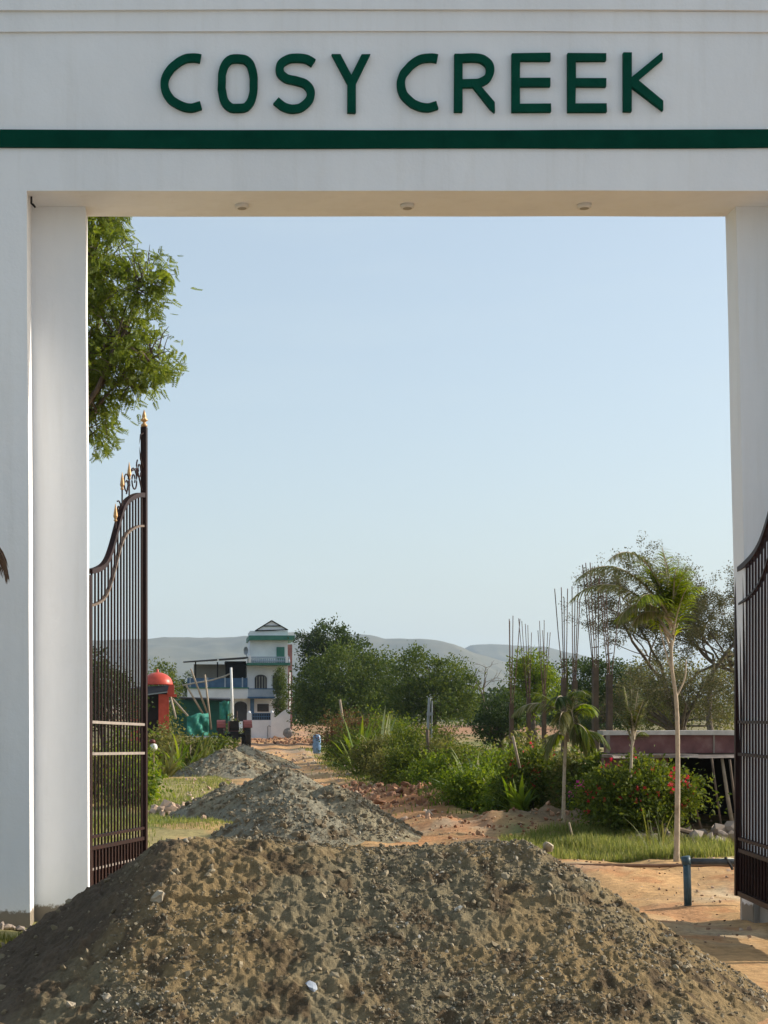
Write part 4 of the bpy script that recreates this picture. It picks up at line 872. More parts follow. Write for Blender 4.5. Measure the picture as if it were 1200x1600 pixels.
HG = [
 (537, 60, 66, 1120, 'croton', 'reddish croton shrub at the far end of the right hedge, by the blue drum'),
 (560, 56, 70, 1116, 'croton', 'red and orange leaved croton shrub with the pale stake behind it'),
 (582, 52, 80, 1120, 'olive', 'dull olive shrub between the croton and the silvery strap-leaved plant'),
 (556, 50, 76, 1140, 'mid', 'rounded green shrub overhanging the drive edge beyond the far heaps'),
 (616, 46, 78, 1122, 'bright', 'light green shrub behind the silvery strap-leaved plant'),
 (590, 43, 80, 1148, 'olive', 'brownish green shrub leaning over the drive in the middle of the hedge'),
 (650, 40, 80, 1128, 'mid', 'green shrub at the foot of the thin grey pole'),
 (640, 36, 70, 1165, 'mid', 'low dense green shrub where the red soil begins'),
 (690, 36, 76, 1150, 'olive', 'yellowish shrub just right of the thin grey pole'),
 (686, 31, 74, 1180, 'bright', 'fresh green shrub above the red soil ruts'),
 (735, 31, 84, 1168, 'mid', 'dark green shrub before the bare reddish field'),
 (735, 27, 80, 1195, 'bright', 'low leafy green bush beside the earth bank'),
 (775, 28, 70, 1165, 'bright', 'light green broad leaved shrub left of the red flowering one'),
 (790, 26, 70, 1215, 'bright', 'low bright green bush directly over the earth bank'),
 (578, 45, 70, 1150, 'mid', 'dense green shrub at the drive edge in front of the silvery strap-leaved plant'),
 (612, 38, 66, 1175, 'olive', 'dull shrub on the drive side of the hedge, above the red soil'),
 (662, 33, 60, 1200, 'mid', 'small mid green bush tucked against the pale spiky clump'),
 (712, 29, 70, 1205, 'bright', 'lively low bush between the fresh green shrub and the earth bank'),
 (600, 56, 90, 1118, 'mid', 'tall green shrub at the back of the hedge beneath the two leafy trees'),
 (672, 46, 90, 1132, 'olive', 'olive shrub at the back of the hedge behind the thin grey pole'),
 (755, 38, 80, 1172, 'olive', 'dull olive shrub at the back of the hedge just below the bare field'),
 (865, 27, 70, 1190, 'mid', 'green shrub filling the gap behind the stem of the small palm'),
 (895, 25, 60, 1165, 'olive', 'olive shrub against the left end of the maroon shed'),
]
for i, (px, Y, wd, top, lm, lab) in enumerate(HG):
    k = Y / 40
    shrub(lab, px, Y, wd * 1.15, top, lm, 600 + i, n=150, per=34, leaf=.075 * (.5 + .5 * k), cr=.26 * (.6 + .4 * k), sh=.3)
shrub('shrub with small red flowers and a leaning stake, between the hedge and the small palm', 832, 25.5, 100, 1165, 'mid', 651, n=260, per=34, leaf=.065, cr=.2, extra=('redf', 60, .035), lift=.12, group=None, name='flowering_shrub')
shrub('feathery pale shrub rising behind the red flowered shrub and the leaning stake', 815, 29, 80, 1135, 'olive', 652, n=70, per=18, leaf=.10, cr=.3, group=None)
shrub('large round shrub covered in red flowers beside the tall palm', 1000, 20.6, 185, 1188, 'mid', 653, n=560, per=34, leaf=.058, cr=.17, extra=('redf', 110, .032), lift=.14, group=None, name='flowering_shrub', sh=.45)
shrub('shrub with magenta pink flowers behind the left side of the big red flowering shrub', 908, 23.5, 34, 1225, 'dark', 654, n=30, per=20, leaf=.07, cr=.15, extra=('pinkf', 40, .06), group=None, name='flowering_shrub')
shrub('dark green shrub filling the gap under the small palm', 930, 24.5, 80, 1180, 'mid', 655, n=80, per=26, leaf=.09, cr=.25, group=None)
blades('silvery strap-leaved plant standing out of the hedge', 598, 44, 1118, 22, L['pale'], 661, .05)
blades('tall clump of long green leaves behind the hedge centre', 560, 44, 1125, 26, L['bright'], 662, .05)
blades('long leaved green clump left of the thin grey pole', 632, 40, 1132, 24, L['mid'], 663, .045)
blades('strap-leaved plant arching over beside the yellowish shrub', 705, 34, 1160, 24, L['olive'], 664, .04)
blades('pale spiky clump at the drive edge below the hedge', 660, 33, 1205, 24, L['pale'], 665, .03)
blades('broad pale leaved plant next to the light green shrub', 772, 27, 1180, 18, L['pale'], 666, .05)
blades('bunch of long leaves under the red flowered shrub', 810, 24.5, 1215, 26, L['bright'], 667, .035)
blades('silver grey spiky clump behind the light green shrub', 745, 28, 1168, 22, L['pale'], 668, .035)
blades('thin young plant with sparse stems in front of the big red flowering shrub', 1026, 18.4, 1262, 16, L['olive'], 669, .007, .6)
# left side planting
LG = [
 (262, 52, 60, 1128, 'olive', 'olive shrub in front of the red pillar'), (300, 50, 60, 1145, 'olive', 'drooping green shrub under the teal shade net'),
 (332, 50, 50, 1148, 'mid', 'green shrub next to the tractor'), (245, 44, 46, 1140, 'olive', 'light green shrub right behind the left gate leaf stile'),
 (180, 34, 110, 1165, 'mid', 'green shrub seen through the bars of the left gate leaf, right half'), (205, 40, 70, 1140, 'bright', 'yellow green shrub seen through the left gate bars, upper right'),
 (150, 30, 90, 1180, 'olive', 'olive shrub seen through the bars beside the hinge of the left gate leaf'), (210, 28, 60, 1195, 'bright', 'low bright shrub seen through the lower left gate bars'),
]
for i, (px, Y, wd, top, lm, lab) in enumerate(LG): shrub(lab, px, Y, wd, top, lm, 700 + i, n=60, per=26, leaf=.11, cr=.3, group='shrubs on the left verge', droop=.8)
SW = [(262, 41, 1150, 'slim weeping plant nearest the gate stile on the left verge'), (281, 43, 1143, 'weeping strap-leaved plant, second from the gate stile'), (300, 44, 1138, 'tallest weeping plant on the left verge below the leaning poles'), (318, 45, 1145, 'weeping plant left of the tractor, by the far heaps'), (335, 46, 1150, 'short weeping plant beside the tractor wheel')]
for i, (px, Y, top, lab) in enumerate(SW): blades(lab, px, Y, top, 26, L[('olive', 'bright', 'mid', 'olive', 'mid')[i]], 680 + i, .03, 1.2)
for i, (px, py, lab) in enumerate(((252, 1200, 'pale thin stake on the left verge, nearest the gate stile'), (269, 1195, 'pale thin stake second from the gate stile on the left verge'), (277, 1205, 'pale thin stake third from the gate stile on the left verge'), (296, 1190, 'pale thin stake on the left verge below the poles'))):
    Y = 44; p = P(px, py, Y); mb = MB(); mb.tube([(p[0], Y, -.02), (p[0] + .01, Y, .35), (p[0] + .03, Y, .8)], .012, 6); tag(mb.build('stake', M['wood'], origin=(p[0], Y, 0)), lab, 'stake', 'stakes on the left verge')

# ------------------------------------------------------------------ shed on the right
t = thing('shed', 'low maroon shed with pale coping, slab ledge and dark open front', 'shed', (7.6, 22.5, 0))
Ys = 22.0
def roofline(x): return 1.345 + .012 * math.sin(x * 3)
mb = MB(); mb.box(5.62, 10.6, Ys + .02, Ys + .2, 1.06, 1.30); mb.build('wall', M['maroon'], t)
mb = MB(); wavybox(mb, 5.55, 10.6, Ys - .03, Ys + .25, 1.30, 1.355, 60, .012, 31); mb.build('coping', M['coping'], t)
mb = MB(); mb.box(5.60, 5.65, Ys - .01, Ys + .02, 1.06, 1.30); mb.build('pilaster', M['slab'], t)
mb = MB(); mb.box(7.02, 7.04, Ys, Ys + .02, 1.06, 1.30); mb.build('pilaster', M['slab'], t)
r = np.random.default_rng(4); x = 5.62
while x < 10.4:
    w_ = r.uniform(.3, .7); z = 1.0 + r.uniform(-.015, .01); mb = MB()
    mb.hexa([(x, Ys - .22 - r.uniform(0, .1), z), (x + w_ - .01, Ys - .22 - r.uniform(0, .1), z + r.uniform(-.01, .01)), (x + w_ - .01, Ys + .3, z), (x, Ys + .3, z), (x, Ys - .24, z + .035), (x + w_ - .01, Ys - .26, z + .045), (x + w_ - .01, Ys + .3, z + .045), (x, Ys + .3, z + .04)])
    mb.build('ledge_slab', M['slab'], t); x += w_
mb = MB(); mb.box(6.55, 10.6, 25.6, 25.8, -.5, 1.3); mb.box(6.45, 6.55, Ys + .22, 25.8, -.5, .99); mb.box(10.5, 10.6, Ys + .22, 25.6, -.5, .99); mb.build('inner_wall', M['dark'], t)  # interior shade put into the near-black colour of these walls
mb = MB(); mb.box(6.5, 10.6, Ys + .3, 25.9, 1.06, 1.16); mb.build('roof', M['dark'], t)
mb = MB(); mb.box(5.6, 6.45, Ys + .1, Ys + .25, -.1, .99); mb.build('front_wall', M['maroon'], t)
for i, (a, b) in enumerate(((( 1128, 1185), (1143, 1318)), ((1112, 1185), (1125, 1315)), ((1070, 1200), (1095, 1310)), ((1140, 1187), (1150, 1310)))):
    Y = 21.8 - .1 * i; p, q = P(*a, Y), P(*b, Y); mb = MB(); mb.tube([p, ((p[0] + q[0]) / 2 + .02, Y, (p[2] + q[2]) / 2), (q[0], Y - .1, max(q[2], 0))], [.02, .026, .03] if i == 0 else .015, 7); mb.build('prop', M['wood' if i == 0 else 'woodd'], t, True)

# reinforcing bars of a building under construction
def rebar(label, px0, px1, Y, tops, colx, coltop, r=.014, seed=0):
    r *= .72
    R = random.Random(seed); g = 0.0; cx = X_((px0 + px1) / 2, Y)
    t = thing('rebar_column', label, 'rebar column', (cx, Y, 0), 'unfinished columns with starter bars')
    cw = .06; x = X_(colx, Y); zt = Z_(coltop + 14, Y)
    mb = MB(); mb.box(x - cw, x + cw, Y - .1, Y + .1, -.1, zt); mb.build('column_stub', M['brickc'], t)
    n = len(tops)
    for i, (pt, py) in enumerate(tops):
        p = P(pt, py, Y); x0 = x - cw * .8 + 2 * cw * .8 * (i / max(1, n - 1)); yy = Y + R.uniform(-.09, .09)
        mb = MB(); mb.tube([(x0, yy, zt - .3), (x0, yy, zt + .1), ((x0 * .45 + p[0] * .55), yy, (zt + p[2]) / 2), (p[0], yy, p[2])], r, 5); mb.build('bar', M['rust'], t)
    for z in (zt + .15, zt + .5):
        mb = MB(); mb.tube([(x - cw, Y - .1, z), (x + cw, Y - .1, z + .02), (x + cw, Y + .1, z), (x - cw, Y + .1, z), (x - cw, Y - .1, z)], .008, 4); mb.build('tie', M['rust'], t)
rebar('pair of thin starter bars farthest left of the rebar clusters', 796, 803, 55, [(795, 967), (797, 970), (802, 962), (812, 967)], 799, 1085, .019, 1)
rebar('short starter bars above the bright green tree, second cluster from the left', 812, 830, 57, [(811, 966), (816, 970), (820, 975), (824, 977), (831, 988)], 826, 1075, .016, 2)
rebar('starter bars right of the bright green tree, third cluster from the left', 838, 862, 56, [(840, 985), (843, 970), (850, 969), (856, 988), (860, 988), (847, 985)], 850, 1070, .016, 3)
rebar('tall starter bars splaying up behind the small palm', 866, 885, 46, [(866, 920), (876, 918), (881, 934), (886, 920)], 881, 1045, .018, 4)
rebar('close cluster of starter bars between the small palm and the tall palm', 893, 906, 46, [(894, 916), (899, 932), (904, 917), (907, 935)], 898, 1050, .019, 5)
rebar('tallest starter bars left of the tall palm crown', 912, 930, 40, [(911, 882), (916, 879), (922, 879), (928, 885), (934, 905)], 930, 1030, .017, 6)
rebar('starter bars partly veiled by the drooping palm fronds', 936, 960, 40, [(936, 900), (940, 910), (947, 912), (968, 915)], 952, 1040, .017, 7)

# ------------------------------------------------------------------ blue water pipe and hose
mb = MB(); Y = 13.75; a, b = P(1073, 1342, Y), P(1075, 1410, Y)
t = thing('water_pipe', 'blue painted standpipe bent at a right angle over the sandy yard', 'pipe', (a[0], Y, 0))
mb.tube([(b[0], Y, -.03), a, ], .031, 12); mb.build('upright', M['bluep'], t, True)
mb = MB(); mb.tube([(a[0] - .012, Y, a[2] + .02), (a[0], Y, a[2] - .045)], .038, 12); mb.build('elbow', M['bluep'], t, True)
mb = MB(); mb.tube([(a[0] + .02, Y, a[2] - .02), (a[0] + .4, Y + .05, a[2] - .03), (a[0] + 1.2, Y + .12, a[2] + .0)], .026, 10); mb.build('arm', M['piped'], t, True)
mb = MB(); mb.tube([(a[0] + .33, Y + .04, a[2] + .01), (a[0] + .37, Y + .01, a[2] - .06), (a[0] + .38, Y, a[2] - .09)], .012, 6); mb.build('strap', M['rubber'], t)
mb = MB(); Yh = 16.9; mb.tube([(2.9, Yh + .3, .02), (3.9, Yh + .05, .03), (4.8, Yh, .03), (5.8, Yh + .02, .04), (7.6, Yh + .1, .03)], .02, 7); tag(mb.build('hose', M['pipeb'], origin=(4.8, Yh, .03), smooth=True), 'brown hose lying straight across the sandy yard behind the blue pipe', 'hose')
mb = MB(); xs = np.linspace(5.3, 6.3, 26); ys = np.linspace(16.95, 17.6, 20); Xg, Yg = np.meshgrid(xs, ys)
Zg = hgt(Xg, Yg) - .02 + .06 * np.clip(1 - ((Xg - 5.75) / .42) ** 2 - ((Yg - 17.25) / .28) ** 2, -.2, 1) * (1 + .4 * fbm(Xg * 6, Yg * 6, octv=2, seed=3)); i = np.arange(25 * 19); r_, c_ = i // 25, i % 25; q = r_ * 26 + c_
mb.add(np.stack([Xg, Yg, Zg], -1).reshape(-1, 3), np.stack([q, q + 1, q + 27, q + 26], 1)); tag(mb.build('powder_pile', M['powder'], smooth=True, origin=(5.75, 17.25, 0)), 'small spill of whitish powder on the sand near the right gate leaf', 'powder')
mb = MB(); mb.tube([P(1060, 1296, 20), (X_(1095, 20), 20.1, .12), (X_(1165, 20), 20.2, .1)], .03, 7)
tag(mb.build('log', M['woodd'], origin=P(1095, 1310, 20)), 'grey log lying along the stone pieces in front of the shed', 'log')

# stakes and poles
def pole(name, label, pts, r, m, cat='pole', group=None):
    mb = MB(); mb.tube(pts, r, 8); tag(mb.build(name, m, origin=pts[0], smooth=True), label, cat, group)
pole('stake', 'pale wooden stake poking out above the croton shrub', [P(537, 1150, 60), P(535, 1120, 60), P(531, 1093, 60)], .045, M['wood'], 'stake')
pole('stake', 'leaning stake in the red flowered shrub at the hedge end', [P(812, 1200, 25), P(806, 1172, 25), P(801, 1150, 25)], .02, M['wood'], 'stake')
pole('stake', 'short grey stake leaning in the earth bank', [P(895, 1310, 19.6), P(889, 1285, 19.6)], .012, M['wood'], 'stake')
mb = MB(); Y = 42; mb.tube([P(668, 1162, Y), P(669, 1125, Y), P(671, 1090, Y)], .035, 6); mb.tube([P(674, 1160, Y), P(675, 1095, Y)], .02, 6); mb.box(X_(667, Y), X_(676, Y), Y - .05, Y + .03, Z_(1118, Y), Z_(1113, Y))
tag(mb.build('metal_pole', M['steel'], origin=P(668, 1170, Y)), 'thin grey twin metal pole standing in the hedge before the trees', 'pole')
pole('wooden_post', 'dark wooden post just below the thin grey pole in the hedge', [P(669, 1215, 36), P(669, 1180, 36), P(668, 1140, 36)], .035, M['woodd'], 'post')
Y = 96
pole('utility_pole', 'whitish concrete pole standing upright before the house', [P(363, 1150, Y), P(362.5, 1095, Y), P(361, 1043, Y)], [.09, .085, .07], M['whitep'], 'utility pole')
mb = MB(); pts = [P(270, 1074, Y), P(300, 1068, Y), P(330, 1063, Y), P(350, 1057, Y), P(361, 1052, Y)]; mb.tube(pts, .045, 6); tag(mb.build('cable', M['conc'], origin=pts[0]), 'thick pale cable running from the utility pole to the left', 'cable')
for i, (a, b, lab) in enumerate((((291, 1071), (317, 1115), 'leftmost of three pale poles leaning by the shade net'), ((298, 1045), (324, 1114), 'longest leaning pale pole, middle of the three by the shade net'), ((320, 1054), (330, 1140), 'nearly upright pale pole, right of the other two by the shade net'))):
    Y = 80; pole('leaning_pole', lab, [P(*b, Y), P(*a, Y)], .05, M['wood'], 'pole', 'pale poles leaning by the shade net')

# red domed shrine left of the house
Y = 74; cx = X_(246, Y)
t = thing('red_shrine', 'small red domed shrine with red pillar behind the left planting', 'shrine', (cx, Y, 0))
mb = MB(); zc = Z_(1069, Y); R_ = .68; mb.lathe((cx, Y, zc), [(R_ * 1.0, -.02)] + [(R_ * math.cos(a), .62 * R_ * 1.25 * math.sin(a)) for a in np.linspace(0, 1.45, 9)] + [(.05, .56), (.06, .62), (.01, .68)], 24); mb.build('dome', M['red'], t, True)
mb = MB(); mb.box(X_(261, Y), X_(272, Y), Y - .5, Y + .4, Z_(1085, Y), zc - .02); mb.box(X_(263, Y), X_(276, Y), Y - .45, Y + .35, Z_(1089, Y), Z_(1085, Y) - .002); mb.build('bracket', M['red'], t)
for i, (a, b) in enumerate(((248, 264),)):
    mb = MB(); mb.box(X_(a, Y), X_(b, Y), Y - .4, Y, 0, Z_(1085, Y)); mb.build('pillar', M['red'], t)
mb = MB(); mb.box(X_(205, Y), X_(218, Y), Y - .4, Y, 0, Z_(1085, Y)); mb.build('pillar', M['red'], t)
mb = MB(); mb.box(X_(212, Y), X_(262, Y), Y + .3, Y + 1.5, 0, zc - .1); mb.build('back_wall', M['dark'], t)
mb = MB(); mb.hexa([P(190, 1092, Y - .8), P(262, 1079, Y - .8), P(262, 1077, Y + .3), P(190, 1090, Y + .3), P(190, 1076, Y - .5), P(264, 1071, Y - .6), P(264, 1070.5, Y + .3), P(190, 1075, Y + .3)]); mb.build('awning', M['tin'], t)
mb = MB(); mb.bar(P(190, 1091, Y - .85), P(262, 1081, Y - .85), .04); mb.build('awning_edge', M['steel'], t)
for a, b in (((267, 1090), (275, 1123)), ((270, 1092), (293, 1118))): pole('guy_pole', 'pale slanting pole from the red shrine down to the planting, ' + ('steeper one' if a[0] == 267 else 'flatter one'), [P(*b, Y - 2), P(*a, Y - .6)], .045, M['wood'], 'pole', 'slanting poles at the red shrine')
# shade net enclosure
Y = 98
t = thing('net_enclosure', 'dark green shade net enclosure with sagging teal net in front of the house', 'shade net', (X_(315, Y), Y, 0))
def sheet(px0, px1, pyt0, pyt1, pyb, Y0, Y1, name, m, sd_, amp=.12):
    n, k = 26, 14; V = []
    for j in range(k):
        for i in range(n):
            u, v_ = i / (n - 1), j / (k - 1); px = px0 + (px1 - px0) * u; yt = pyt0 + (pyt1 - pyt0) * u
            yy = Y0 + (Y1 - Y0) * u + amp * float(noise(u * 5, v_ * 3, sd_, 4)) ; V.append((X_(px, Y0), yy, Z_(yt + (pyb - yt) * v_, Y0) - .05 * math.sin(u * 9) * (1 - v_)))
    F = [(j * n + i, j * n + i + 1, (j + 1) * n + i + 1, (j + 1) * n + i) for j in range(k - 1) for i in range(n - 1)]
    mb = MB(); mb.add(V, F); o = mb.build(name, m, t, True); sm = o.modifiers.new('t', 'SOLIDIFY'); sm.thickness = .03; return o
sheet(268, 360, 1091, 1093, 1150, Y, Y + .5, 'net_wall', M['netd'], 1)
sheet(292, 326, 1118, 1113, 1150, Y - 6, Y - 5, 'net', M['net'], 2, .35)
sheet(343, 357, 1097, 1095, 1124, Y - 2, Y - 2, 'net', M['net'], 3, .25)
mb = MB(); mb.bar(P(268, 1090, Y - .2), P(362, 1094, Y - .2), .07); mb.build('top_rail', M['tin'], t)
mb = MB(); mb.hexa([P(268, 1092, Y), P(362, 1094, Y), P(362, 1092, Y + 5), P(268, 1090, Y + 5), P(268, 1090.5, Y), P(362, 1092.5, Y), P(362, 1090.5, Y + 5), P(268, 1088.5, Y + 5)]); mb.build('roof_sheet', M['tin'], t)

# ------------------------------------------------------------------ house
Y = 118.0
t = thing('house', 'white two and three storey house with blue balconies and green tower cornice', 'house', (X_(400, Y), Y + 3, 0))
def hb(name, m, a, b, top, bot, y0=0.0, y1=4.0, par=None):
    mb = MB(); mb.box(X_(a, Y), X_(b, Y), Y + y0, Y + y1, Z_(bot, Y) if bot < 1152 else -.2, Z_(top, Y)); return mb.build(name, m, par or t)
hb('tower_wall', M['hwhite'], 390, 449.5, 1000.5, 1039, 0, 4)
hb('tower_cornice', M['hgreen'], 388.5, 460, 993.5, 1000.5, -.6, 4.6)
hb('tower_parapet', M['hwhite'], 391, 450, 985.5, 993.5, .1, 4)
mb = MB(); q = [(X_(398.7, Y), Z_(985.4, Y)), (X_(450, Y), Z_(984.2, Y)), (X_(424.5, Y), Z_(969.5, Y))]; mb.prism(q, Y + .1, Y + .5); mb.build('gable', M['hwhite'], t)
mb = MB()
for a, b in ((0, 1), (1, 2), (2, 0)): mb.bar((q[a][0], Y + .05, q[a][1]), (q[b][0], Y + .05, q[b][1]), .05)
mb.bar((X_(412, Y), Y + .05, Z_(978, Y)), (X_(438, Y), Y + .05, Z_(978, Y)), .04); mb.build('gable_trim', M['dark'], t)
hb('door', M['hgreen'], 432, 444.5, 1011, 1037, -.06, -.005)
hb('balcony_slab', M['hgreen'], 385, 452, 1036.5, 1040, -1.3, 4.1)
o = hb('balustrade', M['hpale'], 385.5, 451, 1027, 1029, -1.25, -1.1)
mb = MB()
for i in range(22): x = X_(387 + i * 3, Y); mb.lathe((x, Y - 1.18, Z_(1036.4, Y)), [(.04, 0), (.075, .1), (.04, .22), (.05, .31)], 8)
mb.build('baluster', M['hpale'], o)
for px in (389, 446.5): hb('balcony_post', M['hwhite'], px - 2, px + 2, 1025, 1036.4, -1.28, -1.05)
hb('upper_wall', M['hwhite'], 386, 450, 1040.2, 1092, .02, 5)
def arch(name, m, a, b, top, bot, y0):
    xa, xb, zt, zb = X_(a, Y), X_(b, Y), Z_(top, Y), Z_(bot, Y); h = (xb - xa) * .32
    p = [(xa, zb), (xb, zb)] + [((xa + xb) / 2 + (xb - xa) / 2 * math.cos(v), zt - h + h * math.sin(v)) for v in np.linspace(0, math.pi, 9)]
    mb = MB(); mb.prism(p, Y + y0, Y + y0 + .06); return mb.build(name, m, t)
dg = mat('door_dark_brown', [(.03, .028, .03), (.05, .045, .045)], 2, .6)
d_ = arch('door', dg, 398, 417, 1054, 1078, -.05)
for i in range(4): mb = MB(); x = X_(401 + i * 4.3, Y); mb.box(x - .03, x + .03, Y - .08, Y - .052, Z_(1078, Y), Z_(1057, Y)); mb.build('door_slat', M['hbeige'], d_)
arch('door', dg, 426, 436, 1054, 1078, -.05)
hb('balcony_slab', M['hblue'], 386, 428, 1089, 1091.5, -1.4, 0)
hb('balcony_panel', M['hpale'], 386.5, 427, 1077.5, 1089, -1.38, -1.28)
hb('balcony_rail', M['hblue'], 386, 428, 1076, 1077.4, -1.4, -1.26)
hb('lower_wall', M['hwhite'], 386, 450, 1092, 1152, .0, 5)
hb('post', M['hblue'], 390.5, 396.5, 1092, 1118, -.6, -.4)
hb('window', dg, 402, 420, 1100, 1112, -.05, -.002)
# left wing with veranda
hb('wing_wall', M['hwhite'], 296, 386, 1092, 1152, -.2, 5)
hb('wing_slab', M['hwhite'], 293, 388, 1076, 1092, -1.0, 4.9)
hb('slab_edge', M['hgreen'], 292, 388, 1074.3, 1076.2, -1.1, -.9)
hb('balcony_panel', M['hblue'], 292.5, 386, 1060, 1074.3, -1.02, -.9)
for i in range(4): hb('panel_post', M['hpale'], 296 + i * 27, 298 + i * 27, 1059, 1074.3, -1.08, -1.021)
hb('veranda_back_wall', M['hbeige'], 303, 353, 1037, 1076, 1.4, 1.6)
hb('veranda_dark_wall', M['dark'], 353, 386, 1032, 1076, 1.6, 4)
for px in (305.5, 339.5): hb('veranda_post', M['dark'], px - 1, px + 1, 1035, 1075, -.9, -.7)
mb = MB(); mb.hexa([(X_(287, Y), Y - 1.8, Z_(1036.5, Y)), (X_(385.5, Y), Y - 1.8, Z_(1030, Y)), (X_(385.5, Y), Y + 4, Z_(1027, Y)), (X_(287, Y), Y + 4, Z_(1033, Y)), (X_(286, Y), Y - 1.8, Z_(1034.8, Y)), (X_(385.5, Y), Y - 1.8, Z_(1027.5, Y)), (X_(385.5, Y), Y + 4, Z_(1025, Y)), (X_(286, Y), Y + 4, Z_(1031.5, Y))]); mb.build('veranda_roof', M['tin'], t)
arch('door', dg, 366, 386 - .3, 1096, 1127, -.27)
for i in range(3): hb('step', M['hwhite'], 372 - i * 2, 386 - .5, 1127 + 6 * i, 1133 + 6 * i if i < 2 else 1153, -.5 - .35 * i, -.201)
hb('lamp', M['whitep'], 338.5, 341, 1031.5, 1033.8, -2.0, -1.85)
# maroon brick stack
o = hb('brick_stack', M['maroon'], 451, 458, 1006, 1150, 1, 1.5)
hb('downpipe', M['whitep'], 453, 455.5, 1050, 1110, .7, .9)
# dish
mb = MB(); c = np.array(P(384, 1017, Y)); R_ = .42
V = []; n = 14
for k, rr in enumerate((.02, .1, .2, .3)):
    for a in np.arange(n) * 6.2832 / n: V.append(c + np.array([rr * math.cos(a) * .55, -.12 * (rr / .42) ** 2, rr * math.sin(a) * 1.0]))
mb.add(V, [(k * n + i, k * n + (i + 1) % n, (k + 1) * n + (i + 1) % n, (k + 1) * n + i) for k in range(3) for i in range(n)] + [tuple(range(n))])
mb.bar(c + np.array([.0, .05, 0]), np.array(P(386, 1028, Y)) + np.array([0, .05, 0]), .035); mb.bar(c, c + np.array([.15, -.45, .05]), .02)
tag(mb.build('satellite_dish', M['steel'], origin=P(386, 1028, Y)), 'small grey satellite dish on the roof beside the house tower', 'satellite dish')
# compound wall
Yw = 113.5
t = thing('compound_wall', 'white boundary wall with curved top and dark grille in front of the house', 'wall', (X_(420, Yw), Yw, 0))
top = [(386.5, 1125), (423, 1125), (427, 1123), (433, 1119), (440, 1113), (446, 1109), (451, 1108), (453.5, 1110)]
poly = [(X_(386.5, Yw), -.2), (X_(453.5, Yw), -.2)] + [(X_(a, Yw), Z_(b, Yw)) for a, b in top[::-1]]
wm = mat('wall_white', [(.58, .6, .64), (.74, .75, .78)], 1.2, .8, .3, 8)
mb = MB(); mb.prism(poly, Yw, Yw + .25); mb.build('panel', wm, t)
for a, b, tp in ((386, 393, 1113), (423, 427.5, 1112.5)):
    mb = MB(); mb.box(X_(a, Yw), X_(b, Yw), Yw - .06, Yw + .3, -.2, Z_(tp + 1, Yw)); mb.lathe((X_((a + b) / 2, Yw), Yw + .12, Z_(tp + 1, Yw)), [(.1, 0), (.11, .06), (.05, .14)], 10); mb.build('post', wm, t)
mb = MB()
for i in range(11): x = X_(394.5 + i * 2.8, Yw); mb.bar((x, Yw + .1, Z_(1125, Yw)), (x, Yw + .1, Z_(1114, Yw)), .03)
for py in (1114.5, 1119.5): mb.bar((X_(393, Yw), Yw + .1, Z_(py, Yw)), (X_(423, Yw), Yw + .1, Z_(py, Yw)), .04)
mb.build('grille', M['hblue'], t)
mb = MB(); mb.box(X_(394, Yw), X_(422.5, Yw), Yw + .5, Yw + .56, 0.9, Z_(1115, Yw)); mb.build('backing', M['dark'], t)
mb = MB(); x = X_(418, Yw); mb.tube([(x, Yw - .1, 0), (x, Yw - .1, .8), (x + .08, Yw - .12, .88), (x + .2, Yw - .12, .8)], .03, 6); mb.build('tap_pipe', M['steel'], t)
tb = MB(); v, f = rockmesh(9, 2); p = P(451, 1146, 109); scatter(tb, v, f, np.array([p]), rotmats(1), np.array([[.35, .3, .4]])); tag(tb.build('boulder', M['slab'], origin=(p[0], p[1], 0)), 'tan boulder at the corner of the white boundary wall', 'boulder')

# ------------------------------------------------------------------ tractor
Y = 78.0; cx = X_(366, Y)
t = thing('tractor', 'old dark red tractor parked before the house, seen from behind', 'tractor', (cx, Y, 0))
def wheel(x, y, r, wd):
    mb = MB(); n = 26; pr = [(r * .55, -wd / 2), (r * .93, -wd / 2), (r, -wd * .35), (r, wd * .35), (r * .93, wd / 2), (r * .55, wd / 2)]
    V = [(x + o, y + q * math.cos(a), r + q * math.sin(a)) for q, o in pr for a in np.arange(n) * 6.2832 / n]
    F = [(k * n + i, k * n + (i + 1) % n, ((k + 1) % 6) * n + (i + 1) % n, ((k + 1) % 6) * n + i) for k in range(6) for i in range(n)]
    mb.add(V, F)
    for a in np.arange(18) * 6.2832 / 18: c = np.array([x, y + r * math.cos(a), r + r * math.sin(a)]); mb.tube([c + [-wd * .45, 0, 0], c + [0, .05 * math.sin(a), -.05 * math.cos(a)], c + [wd * .45, 0, 0]], .025, 4)
    w_ = mb.build('wheel', M['rubber'], t, origin=(x, y, r)); rb = MB(); rb.add([(x + o * wd * .3, y + q * math.cos(a), r + q * math.sin(a)) for q, o in ((r * .56, -1), (r * .2, -.4), (r * .2, .4), (r * .56, 1)) for a in np.arange(n) * 6.2832 / n], [(k * n + i, k * n + (i + 1) % n, (k + 1) * n + (i + 1) % n, (k + 1) * n + i) for k in range(3) for i in range(n)]); rb.build('rim', M['tred'], w_)
wheel(cx - .62, Y, .62, .30); wheel(cx + .62, Y, .62, .30); wheel(cx - .5, Y + 1.9, .36, .18); wheel(cx + .5, Y + 1.9, .36, .18)
